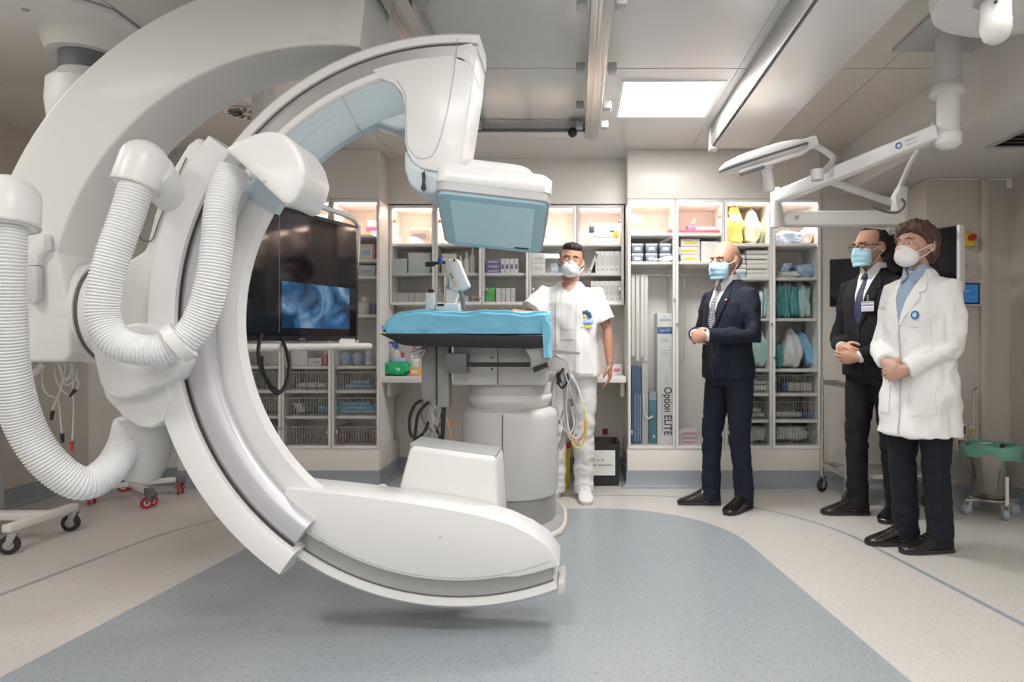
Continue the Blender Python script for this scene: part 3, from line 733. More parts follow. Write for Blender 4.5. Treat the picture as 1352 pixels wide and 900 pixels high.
YI = YT + .10      # fronts of things inside the tall cabinets
YU = YM + .07
# right bank, first cabinet: plastic tubs in rows
pm('tub', (.30,.36,.48), rough=.3)
pm('tub_lid', (.72,.74,.80), rough=.3)
for r_ in range(2):
    for c_ in range(3):
        px = 834 + c_*18.5; z = S1[1] + r_*.075
        x0, x1 = xf(px, YI), xf(px+15.5, YI)
        lab = ('lower' if r_ == 0 else 'upper') + ' ' + ('left', 'middle', 'right')[c_] + ' blue-grey plastic tub with pale lid on the second shelf'
        t = thing('plastic_tub', lab, 'tub', ((x0+x1)/2, YI+.1, z), 'plastic tubs with pale lids')
        b = MB(); b.loft([[(x0+k, YI+k, z+.001+zz), (x1-k, YI+k, z+.001+zz), (x1-k, YI+.2-k, z+.001+zz), (x0+k, YI+.2-k, z+.001+zz)] for k, zz in ((.008, 0), (.002, .052))]); b.build('tub_body', 'tub', t, bevel=.003)
        MB().box(x0, x1, YI, YI+.2, z+.053, z+.070).build('lid', 'tub_lid', t, bevel=.004)
        MB().cbox(((x0+x1)/2, YI-.0005, z+.03), ((x1-x0)*.5, .002, .025)).build('paper_label', 'paper', t)
carton('small white box on the top shelf above the tubs', 'box', 833, 845, S1[0], 6, YI, .1, 'c_white')
folded('crimson flat folder on the top shelf, left piece', 884, 889, S1[0], 7, YI, .2, 'c_red', 'crimson folders', 'document_folder', 'folder')
folded('crimson flat folder on the top shelf above the bald man', 899, 951, S1[0], 6, YI, .22, 'c_red', 'crimson folders', 'document_folder', 'folder')
carton('flat white box lying on the crimson folder', 'box', 919, 944, S1[0]+.035, 4, YI+.02, .15, 'c_white')
carton('small dark purple box lying on the crimson folder', 'box', 908, 918, S1[0]+.035, 6, YI+.02, .08, 'c_purple')
for i in range(3): carton(('bottom', 'middle', 'top')[i] + ' white carton with yellow mark in the stack of three behind the bald man', 'box', 899-3*(i%2), 924, S1[1]+i*.061, 10.2, YI, .2, 'c_white', 'c_yellow', 'white cartons with yellow marks')
carton('plain white carton beside the three marked cartons', 'box', 926, 950, S1[1], 28, YI, .2, 'c_white')
# hanging rods and long packs in the tall compartments
for px0, px1, lab in ((832, 889, 'thin steel hanging rail high in the first tall cabinet'), (896, 954, 'thin steel hanging rail high in the second tall cabinet')):
    z = zf(362, YI)
    r_ = thing('hanging_rail', lab, 'rail', (xf((px0+px1)/2, YT), YI, z))
    MB().cyl((xf(px0, YT)+.005, YI+.05, z), (xf(px1, YT)-.005, YI+.05, z), .005, 12).build('rod', 'steel', r_)
    for px in (px0, px1): x = xf(px, YT) + (.01 if px == px0 else -.01); MB().box(x-.006, x+.006, YI+.035, YI+.065, z-.02, z+.02).build('bracket', 'steel', r_)
for i, px in enumerate((836, 842, 848, 853)):
    z0, z1 = zf(470+6*(i % 2), YI+.05), zf(363, YI+.05)
    x = xf(px, YI+.05)
    t = thing('catheter_pouch', ('first', 'second', 'third', 'fourth')[i] + ' from left of the long white pouches hanging from the rail', 'pouch', (x, YI+.05, z0), 'long white pouches on the rail')
    b = MB(); b.loft([[(x-.013, YI+.045, z0+ (z1-z0)*k), (x+.013, YI+.042+.004*math.sin(k*9+i), z0+(z1-z0)*k), (x+.013, YI+.052, z0+(z1-z0)*k), (x-.013, YI+.056, z0+(z1-z0)*k)] for k in [j/8 for j in range(9)]]); b.build('pouch', 'paper', t)
    MB().tube([(x, YI+.05, z1-.01), (x, YI+.044, z1+.012), (x, YI+.052, z1+.016), (x, YI+.06, z1+.004)], .002, 6).build('hook', 'steel', t)
Z0 = TZ0+.02
nb = thing('device_box', 'dark navy tall narrow box standing at the bottom left of the first tall cabinet', 'box', (xf(840, YI), YI, Z0))
MB().box(xf(834, YI), xf(846.5, YI), YI, YI+.2, Z0+.001, zf(484, YI)).build('body', 'c_navy', nb, bevel=.002)
b = MB()
for px in (838.5, 842, 845): b.box(xf(px, YI), xf(px+.8, YI), YI-.001, YI, Z0+.02, zf(520, YI))
b.build('printed_lines', 'c_lblue', nb)
ah = thing('acrylic_holder', 'clear upright acrylic holder between the navy and teal boxes', 'holder', (xf(852, YI), YI+.05, Z0))
MB().box(xf(848, YI), xf(856.5, YI), YI+.02, YI+.14, Z0+.001, zf(480, YI)).build('body', 'lgrey', ah, bevel=.004)
MB().tube(smooth_path([P(850, 520, YI), P(851, 545, YI-.01), P(856, 552, YI-.01), P(862, 549, YI-.01)]), .008, 8).build('tube', 'paper', ah)
tb = thing('device_box', 'dark teal box with pale top beside the tall white lettered box', 'box', (xf(861, YI), YI, Z0))
MB().box(xf(857.5, YI), xf(866.5, YI), YI, YI+.2, Z0+.001, zf(528, YI)).build('body', 'c_teal', tb, bevel=.002)
MB().box(xf(857.5, YI), xf(866.5, YI), YI, YI+.2, zf(528, YI), zf(517, YI)).build('top_band', 'c_bluegrey', tb)
MB().box(xf(862, YI), xf(865, YI), YI-.001, YI, zf(578, YI), zf(574, YI)).build('printed_label', 'c_lblue', tb)
ob = thing('catheter_box', 'tall white box with blue band and large black vertical lettering', 'box', (xf(878, YI), YI, Z0))
x0, x1 = xf(868, YI), xf(888, YI)
MB().box(x0, x1, YI, YI+.22, Z0+.001, zf(413, YI)).build('body', 'paper', ob, bevel=.002)
MB().box(x0-.002, x1+.001, YI-.0012, YI, zf(440.5, YI), zf(431.5, YI)).build('blue_band', 'inkblue', ob)
xm = (x0+x1)/2; fy = YI-.0016
rot_t = lambda px, py: Matrix.Translation((xf(px, YI), fy, zf(py, YI))) @ Euler((PI/2, 0, 0)).to_matrix().to_4x4() @ Matrix.Rotation(-PI/2, 4, 'Z')
text('Option ELITE', .082, 'ink', ob, rot_t(881.5, 542.5), 'lettering', wid=.368, bold=.0016)
fine_print(.30, .013, 'c_bluegrey', ob, rot_t(874.6, 547), (11, 4, 4, 6))
text('ARGON', .026, 'inkblue', ob, face_front((xm, fy, zf(422.5, YI))), 'lettering', wid=.085)
text('Option ELITE', .022, 'paper', ob, face_front((xm, fy, zf(436, YI))), 'lettering', wid=.08)
b = MB(); b.tube([P(876, 419, fy), P(878, 416.5, fy), P(880, 419, fy)], .0012, 6); b.build('emblem', 'inkblue', ob)
b = MB()
for k, (ya, yb, a_, c_) in enumerate(((447, 447.6, 872, 880), (449, 449.6, 872, 883), (451, 451.6, 874, 883), (462, 462.6, 873, 884), (465, 465.6, 873, 884), (468, 468.6, 874, 884))): b.box(xf(a_, YI), xf(c_, YI), fy, YI, zf(yb, YI), zf(ya, YI))
b.tube([P(880, 493, fy), P(880, 500, fy), P(877, 508, fy)], .0012, 6); b.tube([P(880, 500, fy), P(883, 508, fy)], .0012, 6)
b.tube([P(885, 457, fy), P(886, 478, fy), P(884, 482, fy)], .0012, 6)
b.build('printed_diagram', 'greyp', ob)
hk = thing('hanging_wire', 'thin grey hooked wire hanging inside the second tall cabinet', 'wire', P(902, 455, YI+.05))
MB().tube(smooth_path([P(904, 363, YI+.05), P(904, 440, YI+.05), P(903, 470, YI+.05), P(901, 478, YI+.05), P(898, 474, YI+.05)]), .002, 6).build('wire', 'greyp', hk)
for i in range(3): carton(('lowest', 'middle', 'top')[i] + ' white carton with red print on the floor of the second cabinet', 'box', 896, 925, Z0+.034*i, 5.5, YI, .2, 'c_white', 'c_pink', 'white cartons with red print')
# third and fourth cabinets
pillow('bulging yellow bag, left one on the top shelf', 'bag', 959, 984, S3[0], 50, YI, .22, 'b_yellow', seed=3, knot=True, group='yellow and cream bags')
pillow('cream bag with yellow corner, right one on the top shelf', 'bag', 985, 1006, S3[0], 46, YI, .22, 'b_cream', seed=5, knot=True, group='yellow and cream bags')
pillow('thin green bag wedged at the right end behind the cream bag', 'bag', 1003, 1016, S3[0], 40, YI+.05, .2, 'b_green', seed=6, knot=True, tilt=.2)
for s_, (a, c_) in enumerate(((962, 985), (986, 1016))):
    for i in range(5 if s_ == 0 else 6):
        n_ = ('lowest', 'second lowest', 'third lowest', 'fourth lowest', 'fifth lowest', 'topmost')[i]
        folded('%s folded cloth in the %s linen stack' % (n_, ('left', 'right')[s_]), a, c_+random.uniform(-1, 1), S3[1]+i*.0365, 6, YI+random.uniform(-.01, .02), .28, 'b_blue' if (i == 0 and s_ == 0) else 'c_white', 'folded white linen stacks')
pillow('white pack with teal print next to the navy suit shoulder', 'bag', 996, 1009, S3[2], 37, YI, .2, 'b_white', seed=8, flat=True, mark='inkteal', group='teal and white packs')
pillow('pale pack with teal print against the cabinet side', 'bag', 1009, 1018, S3[2], 39, YI, .2, 'b_aqua', seed=9, flat=True, mark='inkteal', group='teal and white packs')
pillow('teal pack behind the man\'s shoulder at left', 'bag', 962, 990, S3[2], 35, YI, .2, 'b_teal', seed=10, flat=True, group='teal and white packs')
pillow('pale aqua pointed bag behind the navy suit sleeve', 'bag', 990, 1017, S3[3], 49, YI, .2, 'b_aqua', seed=11, knot=True, group='teal and white packs')
pillow('teal bag low behind the navy suit sleeve', 'bag', 964, 990, S3[3], 40, YI, .2, 'b_teal', seed=12, group='teal and white packs')
folded('white folded sheets in the top basket by the suit trousers', 984, 1016, S3[4]+.012, 8, YI, .25, 'b_white', 'packed sheets in baskets')
folded('second white sheet in the top basket by the suit trousers', 986, 1012, S3[4]+.065, 4, YI, .25, 'b_white', 'packed sheets in baskets')
folded('grey flat packs in the middle basket by the suit trousers', 984, 1010, S3[5]+.012, 6, YI, .25, 'lgrey', 'packed sheets in baskets')
folded('second grey flat pack in the middle basket by the trousers', 984, 1004, S3[5]+.052, 5, YI, .25, 'b_white', 'packed sheets in baskets')
pillow('crumpled clear bag in the lowest basket by the suit trousers', 'bag', 984, 1014, Z0+.012, 18, YI, .2, 'b_white', seed=14)
pillow('pale blue bag lying at the top of the rightmost cabinet', 'bag', 1026, 1062, S3[0], 18, YI, .2, 'b_blue', seed=15)
pillow('white bag leaning at the right of the pale blue bag', 'bag', 1058, 1078, S3[0], 24, YI, .2, 'b_white', seed=16, tilt=.3, knot=True)
pillow('flat white pack under the crumpled blue packs', 'bag', 1026, 1058, S3[1], 9, YI, .2, 'b_white', seed=17)
pillow('pale blue standing pack on the second shelf, leaning', 'bag', 1032, 1046, S3[1]+.045, 12, YI, .1, 'b_blue', seed=18, tilt=.4)
pillow('white and blue crumpled pack at the right of the second shelf', 'bag', 1052, 1081, S3[1], 18, YI, .2, 'b_blue', seed=19)
for i, (a, c_, m_, h_) in enumerate(((1025, 1035, 'b_teal', 44), (1034, 1044, 'b_teal', 46), (1043, 1055, 'b_teal', 42), (1055, 1071, 'b_aqua', 45))):
    pillow(('first', 'second', 'third', 'fourth and palest')[i] + ' upright teal bag from the left in the rightmost cabinet', 'bag', a, c_, S3[2], h_, YI, .2, m_, seed=20+i, flat=True, group='upright teal bags')
pillow('big white pointed bag on the lower shelf of the rightmost cabinet', 'bag', 1034, 1062, S3[3], 50, YI, .18, 'b_white', seed=25, knot=True)
pillow('blue-teal leaning bag beside the big white bag', 'bag', 1060, 1076, S3[3], 44, YI+.02, .18, 'b_sky', seed=26, tilt=-.35, flat=True)
pillow('narrow teal bag left of the big white bag', 'bag', 1025, 1034, S3[3], 32, YI, .18, 'b_teal', seed=27, flat=True)
for i in range(5): carton(('first', 'second', 'third', 'fourth', 'fifth')[i]+' from left of the white boxes in the top right basket', 'box', 1034+i*7.5, 1041+i*7.5, S3[4]+.012, 11, YI, .2, 'c_white' if i else 'inkblue', None, 'small boxes in the top right basket')
for i in range(4): folded(('first', 'second', 'third', 'fourth')[i]+' row of flat packs in the middle right basket', 1024+i*9, 1032+i*9, S3[5]+.012, 7, YI, .22, 'b_white', 'flat packs in the middle right basket')
folded('blue flat pack in the middle right basket', 1060, 1074, S3[5]+.012, 7, YI, .22, 'inkblue', 'flat packs in the middle right basket')
pillow('large crumpled white paper pack in the lowest right basket', 'bag', 1026, 1070, Z0+.012, 18, YI, .2, 'b_white', seed=30)
# left bank
carton('white small box on top of the purple and orange boxes', 'box', 485, 496, SL[0]+.064, 9, YI, .1, 'c_white')
carton('purple flat box between the white and orange boxes', 'box', 483, 497, SL[0]+.032, 5.4, YI, .12, 'c_magenta')
carton('orange flat box at the bottom of the small stack', 'box', 483, 497, SL[0], 5.4, YI, .12, 'c_orange')
carton('white box with a crimson edge, right of the screen', 'box', 474, 492, SL[1], 21, YI, .2, 'c_white', 'c_lblue')
carton('narrow crimson box right of the screen', 'box', 492.4, 495, SL[1], 21, YI, .2, 'c_pink')
carton('white box with pale blue print below the crimson-edged box', 'box', 474, 495, SL[2], 15, YI, .2, 'c_white', 'c_lblue')
bottle('white round tub right of the screen', 481, SL[3], 24, 9, YI+.08, 'c_white', 'c_white', 'tub', cat='tub')
carton('small dark purple box beside the white round tub', 'box', 490.5, 495, SL[3], 15, YI, .1, 'c_purple')
def bowl(px, z, r, label, m='c_lblue'):
    x = xf(px, YI+.08)
    t = thing('kidney_bowl', label, 'bowl', (x, YI+.08, z), 'blue bowls by the white bottle')
    MB().lathe([(r*.55, .001), (r*.9, .05), (r, .09), (r*.95, .09), (r*.85, .05), (r*.5, .008), (0.0, .008)], Matrix.Translation((x, YI+.08, z)), 24).build('bowl', m, t)
    MB().ball((x, YI+.08, z+.06), (r*.75, r*.75, .045)).build('white_contents', 'paper', t)
bowl(456, SL[4], .05, 'pale blue bowl with white swabs, left one'); bowl(473, SL[4], .045, 'pale blue bowl with white swabs, right one')
bottle('white bottle with purple label beside the blue bowls', 488, SL[4], 27, 5, YI+.03, 'c_white', 'c_white', labm='c_lilac')
bottle('thin clear bottle left of the blue bowls', 443, SL[4], 22, 2.6, YI+.05, 'lgrey', 'c_white')
carton('white box with a red base line on the shelf below the screen', 'box', 384, 406, SL[4], 20, YI, .2, 'c_white', None)
carton('small white box with a blue base below the screen', 'box', 407, 424, SL[4], 10, YI, .15, 'c_white', 'c_lblue')
bottle('pink bottle on the shelf below the screen', 430, SL[4], 19, 3.6, YI+.03, 'c_pink', 'c_white')
folded('pale blue folded gown in the top basket beside the niche', 455, 490, SL[5]+.012, 5, YI, .24, 'b_sky', 'blue packs in baskets')
folded('upper pale blue folded gown in the top basket beside the niche', 462, 488, SL[5]+.045, 4, YI, .24, 'b_sky', 'blue packs in baskets')
for i in range(3): folded(('lowest', 'middle', 'upper')[i]+' pale blue drape in the middle basket beside the niche', 439+i*2, 494-i*3, SL[6]+.012+i*.030, 5, YI, .26, 'b_sky', 'blue packs in baskets')
for i, px in enumerate((454, 479, 493)): carton(('first', 'second', 'third')[i]+' dark red box in the lowest basket beside the niche', 'box', px-5, px+4, Z0+.012, 11, YI+.02, .1, 'darkred', None, 'dark red boxes in the lowest basket')
for i in range(3): folded(('left', 'middle', 'right')[i]+' white roll in the top basket under the screen', 393+i*13, 404+i*13, SL[5]+.012, 7, YI, .2, 'b_white', 'white rolls in the top basket')
pillow('pale blue and white pack in the middle basket under the screen', 'bag', 388, 400, SL[6]+.012, 13, YI, .2, 'b_white', seed=33, tilt=-.4, flat=True)
pillow('sky blue pack at the right of the middle basket under the screen', 'bag', 418, 433, SL[6]+.012, 9, YI, .2, 'b_sky', seed=34)
pillow('domed clear white bag in the lowest basket beside the white arm', 'bag', 330, 362, Z0+.012, 24, YI, .25, 'b_white', seed=35)
for i, (a, c_) in enumerate(((312, 325), (327, 345))): carton(('left', 'right')[i]+' grey box in the cabinet behind the screen', 'box', a, c_, SL[3], 20, YI, .2, 'lgrey')
# upper cabinets
carton('pale box with printed figures on the upper shelf at left', 'box', 541, 568, SU[0], 22, YU, .18, 'c_cream', 'c_lilac')
carton('mint white box at the far left of the middle shelf', 'box', 516, 537, SU[1], 19, YU, .2, 'c_mint', None)
carton('larger mint white box with coloured seal on its top', 'box', 539, 568, SU[1], 27, YU, .2, 'c_mint', None)
carton('small dark red box on the larger mint box', 'box', 548, 556, SU[1]+.162, 3, YU+.03, .05, 'c_red')
for i in range(6): carton(('first', 'second', 'third', 'fourth', 'fifth', 'sixth')[i]+' from left in the bottom row of small white boxes', 'box', 517+i*7.6, 524+i*7.6, UZ0+.02, 13, YU, .18, 'c_white', None, 'row of small white boxes')
for i, (px, h_) in enumerate(((608, 24), (616, 28), (624, 34))): bottle(('left', 'middle', 'tall right')[i]+' white bottle behind the x-ray detector', px, SU[1], h_, 3.7, YU+.05, 'c_white', 'c_white')
carton('white box on the middle shelf behind the detector', 'box', 583, 602, SU[1], 26, YU, .18, 'c_cream', None)
carton('white box with a red band at the lower right', 'box', 623, 632, UZ0+.02, 9, YU, .12, 'c_white', 'c_red')
carton('white flat box under the hanging control panel', 'box', 596, 618, UZ0+.02, 9, YU, .12, 'c_white', 'c_lblue')
for i in range(3): carton(('lowest', 'middle', 'topmost')[i]+' purple box of the stack of three', 'box', 641, 660, SU[1]+i*.037, 6, YU, .16, 'c_purple', 'c_lilac', 'stack of purple boxes')
for i in range(4): carton(('first', 'second', 'third', 'fourth')[i]+' white and purple box right of the purple stack', 'box', 661+i*6, 666.4+i*6, SU[1], 19, YU, .16, 'c_white', 'c_purple', 'white and purple boxes')
carton('bright green box on the bottom shelf', 'box', 641, 653, UZ0+.02, 20, YU, .16, 'c_green')
for i in range(4): carton(('first', 'second', 'third', 'fourth')[i]+' white box right of the bright green box', 'box', 655+i*6.4, 660.6+i*6.4, UZ0+.02, 19, YU, .16, 'c_white', 'c_mint' if i % 2 else None, 'white boxes beside the green box')
for i in range(2): carton(('lower', 'upper')[i]+' white carton with printed lines left of the standing man\'s head', 'box', 702, 720, SU[1]+i*.082, 13.2, YU, .18, 'c_white', 'lgrey', 'white cartons left of the head')
carton('white box on the top shelf right of the detector', 'box', 717, 727, SU[0], 22, YU, .1, 'c_white', None)
carton('pale blue box beside the standing man\'s head', 'box', 727, 737, SU[1], 13, YU, .14, 'c_lblue', 'c_white')
carton('white carton with blue sides above the white binders, lowest', 'box', 779, 818, SU[0], 8, YU, .16, 'c_white', 'c_lblue')
carton('white box on the pile above the binders', 'box', 784, 806, SU[0]+.050, 8, YU, .14, 'c_white', None)
carton('yellow box at the right end of the pile above the binders', 'box', 811.5, 816, SU[0]+.050, 9, YU-.01, .08, 'c_yellow')
carton('dark blue box at the left of the pile above the binders', 'box', 778, 786, SU[0]+.100, 7, YU+.01, .08, 'c_navy')
carton('blue box at the right of the pile above the binders', 'box', 806, 817, SU[0]+.107, 6, YU+.01, .08, 'inkblue')
bottle('small white bottle on the pile above the binders', 792, SU[0]+.100, 10, 2.5, YU+.03, 'c_white', 'c_lblue')
bottle('another small white bottle on the pile above the binders', 799, SU[0]+.100, 10, 2.5, YU+.03, 'c_white', 'c_red')
# binders
def binder(x, z, h, lean, label, group, w=.036):
    t = thing('ring_binder', label, 'binder', (x, YU+.12, z), group)
    b = MB(); b.box(x, x+.003, YU, YU+.24, z+.001, z+h); b.box(x+w-.003, x+w, YU, YU+.24, z+.001, z+h); b.box(x+.003, x+w-.003, YU, YU+.004, z+.001, z+h); b.build('cover', 'paper', t)
    MB().box(x+.005, x+w-.005, YU+.01, YU+.23, z+.005, z+h-.01).build('pages', 'c_white', t)
    MB().box(x+w*.2, x+w*.8, YU-.001, YU, z+h*.35, z+h*.8).build('spine_label', 'lgrey', t)
    MB().cyl((x+w/2, YU-.0015, z+.03), (x+w/2, YU, z+.03), .006, 12).build('finger_hole', 'seam', t)
    t.rotation_euler = (0, lean, 0); return t
ordn = ('first', 'second', 'third', 'fourth', 'fifth', 'sixth', 'seventh', 'eighth')
for i in range(6): binder(xf(786.5, YU)+i*.0378, SU[1], .176, 0, ordn[i]+' upright white binder from the left on the upper binder shelf', 'white binders, upper row')
lb = binder(xf(776, YU), SU[1], .17, .38, 'white binder leaning against the upper row of binders', 'white binders, upper row', .02)
for i in range(7): binder(xf(780, YU)+i*.0375, UZ0+.02, .172, 0, ordn[i]+' white binder from the left on the lower binder shelf', 'white binders, lower row')

# ---------------------------------------------------------------- worktop in the niche
wt = thing('worktop', 'long white worktop across the niche under the upper cabinets', 'worktop', (-.5, 5.45, .8))
WZ = zf(497, 5.19)
MB().box(XN0+.003, XN1-.003, 5.19, YB-.002, WZ-.047, WZ).build('slab', 'shelf', wt, bevel=.003)
for x in (XN0+.01, -.1, XN1-.04): MB().box(x, x+.03, 5.3, YB-.002, WZ-.16, WZ-.047).build('bracket', 'shelf', wt)
# things on the worktop
YW = 5.32
bottle('clear spray bottle with dark blue trigger at the left end of the worktop', 523, WZ, 44, 6.5, YW+.08, 'lgrey', 'blue', spray=True, labm='c_lblue', cat='spray bottle', name='spray_bottle')
g = pillow('green packet of wipes lying on the worktop', 'wipes', 504, 539, WZ, 17, YW-.05, .13, 'green', name='wipes_packet', seed=40, mark='c_mint')
bottle('small tub with blue and red label behind the green wipes', 531, WZ, 30, 6.5, YW+.10, 'c_lblue', 'c_red', 'small_tub', cat='tub')
bottle('white pump bottle with purple top on the worktop', 547, WZ, 38, 6, YW+.05, 'c_white', 'c_magenta', labm='c_mint')
carton('orange and white box under the hanging grey columns', 'box', 541, 553, WZ, 12, YW-.03, .1, 'c_orange', 'c_white')
carton('white box on the worktop behind the grey columns', 'box', 596, 612, WZ, 9, YW, .12, 'c_white', None)
carton('small white box with red print at the right end of the worktop', 'box', 808, 821, WZ, 14, YW+.1, .1, 'c_white', 'c_pink')
carton('white glove box behind the man in white', 'box', 772, 790, WZ, 9, YW+.1, .1, 'c_cream', None)
# sockets on the niche wall, black box, yellow bin
def socket(px, py, Y, w, h, m, label, nrm='y', name='wall_socket', frame='shelf'):
    c = P(px, py, Y); t = thing(name, label, 'socket', (c.x, Y, c.z))
    MB().box(c.x-w*.65, c.x+w*.65, Y-.006, Y-.0005, c.z-h*.75, c.z+h*.75).build('plate', frame, t, bevel=.002)
    MB().box(c.x-w/2, c.x+w/2, Y-.018, Y-.006, c.z-h/2, c.z+h/2).build('cover', m, t, bevel=.004)
    MB().box(c.x-w*.3, c.x+w*.3, Y-.022, Y-.018, c.z+h*.15, c.z+h*.45).build('flap', m, t, bevel=.002)
    return t
socket(799, 569, YB, .042, .05, 'red', 'small red socket on the niche wall above the black box')
bb = thing('waste_box', 'black open box with a white paper notice beside the man in white', 'box', (.2, 5.28, 0))
q0, q1, qt, qb = xf(766, 5.12), xf(814, 5.12), .42, .012
qb = .0; Yq = 5.18
q0, q1 = xf(768, Yq), xf(817, Yq); qt = zf(586, Yq)
b = MB(); w_ = .012
b.box(q0, q1, Yq, Yq+w_, .005, qt); b.box(q0, q1, Yq+.34, Yq+.34+w_, .005, qt); b.box(q0, q0+w_, Yq, Yq+.35, .005, qt); b.box(q1-w_, q1, Yq, Yq+.35, .005, qt); b.box(q0, q1, Yq, Yq+.35, .005, .02)
b.box(q0-.008, q1+.008, Yq-.008, Yq+.004, qt-.05, qt+.004); b.box(q0-.008, q1+.008, Yq+.348, Yq+.36, qt-.05, qt+.004); b.box(q0-.008, q0+.004, Yq-.008, Yq+.36, qt-.05, qt+.004); b.box(q1-.004, q1+.008, Yq-.008, Yq+.36, qt-.05, qt+.004)
b.build('tub', 'black', bb, bevel=.003)
n0, n1, nz0, nz1 = xf(768.5, Yq), xf(812, Yq), zf(627, Yq), zf(594, Yq)
nt_ = MB().box(n0, n1, Yq-.011, Yq-.009, nz0, nz1).build('paper_notice', 'paper', bb)
fine_print(.09, .014, 'ink', nt_, face_front(((n0+n1)/2, Yq-.0115, nz0+(nz1-nz0)*.62)), (2, 2, 2))
fine_print(.20, .016, 'ink', nt_, face_front(((n0+n1)/2, Yq-.0115, nz0+(nz1-nz0)*.42)), (7, 8), seed=3)
pillow('dark crumpled bin liner inside the black box', 'bag', 771, 812, qt-.16, 24, Yq+.03, .28, 'rubber', name='bin_liner', seed=50)
yb = thing('sharps_bin', 'tall yellow bin with a red rim half hidden by the pedestal', 'bin', (xf(742, 5.1), 5.2, 0))
x0, x1 = xf(734, 5.08), xf(753, 5.08)
b = MB(); b.loft([[(x0+k, 5.08+k, z), (x1-k, 5.08+k, z), (x1-k, 5.28-k, z), (x0+k, 5.28-k, z)] for k, z in ((.012, .003), (0, .30))]); b.build('body', 'yellow', yb, bevel=.006)
MB().box(x0-.004, x1+.004, 5.076, 5.284, .30, .325).build('lid', 'red', yb, bevel=.004)
from mathutils.noise import noise as mnz
# ---------------------------------------------------------------- patient table
YTB = 3.62
tbl = thing('patient_table', 'patient table with blue draped mattress on a white pedestal behind the C-arm', 'medical table', (-.37, 4.1, 0))
tx0, tx1 = xf(503, YTB), xf(723, YTB)
b = MB(); b.prism([P(x, y, YTB) for x, y in ((500, 440), (722, 443), (722, 458), (700, 460), (545, 457), (530, 455))], (0, .64, 0)); b.build('table_plate', 'black', tbl, bevel=.006)
# mattress under the blue drape
bm = bmesh.new(); bmesh.ops.create_cube(bm, size=2); bmesh.ops.subdivide_edges(bm, edges=bm.edges, cuts=23, use_grid_fill=True)
mz0, mz1 = zf(441, YTB), zf(410, YTB)
for v in bm.verts:
    p = v.co
    x = tx0+.02 + (p.x+1)/2*(tx1-tx0-.02); y = YTB+.005 + (p.y+1)/2*.63; z = mz0 + (p.z+1)/2*(mz1-mz0)
    e = max(0, 1-(p.x+1)/.22); z -= e*e*.05*(1 if p.z > 0 else .1)*(p.z > -.2); x += (1-abs(p.z-.0))*-.02*(p.x < -.8)
    if p.z > .7 and p.y < -.8: y += .02
    x += .006*math.sin(23*z+9*y)
    z += .008*math.sin(17*x+3*math.sin(9*y))*(p.z > -.5) + .004*math.sin(41*x+13*y)*(p.z > 0)
    y += (.009*mnz(Vector((x*9+z*14, z*20-x*6, 1))) + .006*mnz(Vector((x*30-z*26, z*22+x*8, 4)))) * (p.y < -.5)
    v.co = (x, y, z)
for f in bm.faces: f.smooth = True
me = bpy.data.meshes.new('mattress'); bm.to_mesh(me); bm.free(); link('draped_mattress', me, 'drape', tbl, 1)
b = MB(); rg = []
for k in range(9):
    t = k/8; z = zf(425, YTB) - t*.19
    rg.append([(tx1+.004+.010*math.sin(t*6)+.01*t, YTB-.004+.006*math.sin(t*8), z), (tx1-.03+.01*t, YTB-.008, z), (tx1-.03+.01*t, YTB-.004, z), (tx1+.0, YTB+.002, z), (tx1+.002+.01*t, YTB+.2, z), (tx1+.008+.01*t, YTB+.2, z)])
b.loft(rg); b.build('drape_corner', 'drape', tbl)
b = MB(); b.prism([P(x, y, YTB+.02) for x, y in ((692, 458), (722, 458), (726, 472), (722, 490), (702, 492), (700, 474))], (0, .5, 0)); b.build('end_bracket', 'greyp', tbl, bevel=.008)
b = MB(); b.prism([P(x, y, YTB+.01) for x, y in ((703, 485), (722, 478), (724, 484), (705, 492))], (0, .03, 0)); b.build('latch_strip', 'black', tbl)
b = MB(); b.box(xf(612, 3.7), xf(700, 3.7), 3.68, 3.70, zf(484, 3.7), zf(478, 3.7)); b.build('side_rail', 'black', tbl)
b = MB(); b.box(xf(590, 3.7), xf(617, 3.7), 3.66, 3.78, zf(492, 3.7), zf(466, 3.7)); b.build('rail_clamp', 'dgrey', tbl, bevel=.004)
def ring(cx, cy, hx, hy, z, n=48, e=2.6):
    out = []
    for i in range(n):
        a = 2*PI*i/n; c_, s_ = math.cos(a), math.sin(a)
        out.append(Vector((cx + hx*math.copysign(abs(c_)**(2/e), c_), cy + hy*math.copysign(abs(s_)**(2/e), s_), z)))
    return out
pcx, pcy = xf(668, 3.85), 4.18
def zz(py, Y=3.82): return zf(py, Y)
ux0, ux1 = xf(598, 3.80), xf(722, 3.80)
for x0, x1 in ((ux0, xf(657, 3.8)-.002), (xf(657, 3.8)+.002, ux1)):
    b = MB(); b.prism([(x0, 3.80, zz(508)), (x1, 3.80, zz(508)), (x1, 3.80, zz(458)), (x0, 3.80, zz(458))], (0, .6, 0)); b.build('carriage_panel', 'lgrey', tbl, bevel=.006)
for py in (472, 487): MB().cyl(P(650, py, 3.8), P(650, py, 3.797), .006, 12).build('screw', 'black', tbl)
b = MB(); b.loft([ring(pcx, pcy, q, q2, z) for q, q2, z in ((.235, .33, zz(536)), (.245, .34, zz(530)), (.245, .34, zz(512)), (.24, .335, zz(508)))]); b.build('lift_collar', 'lgrey', tbl)
b = MB(); b.loft([ring(pcx, pcy, q, q2, z) for q, q2, z in ((.215, .31, zz(545)), (.235, .33, zz(538)), (.25, .35, zz(532)), (.25, .35, zz(526)), (.235, .335, zz(521)))]); b.build('collar_lip', 'white2', tbl)
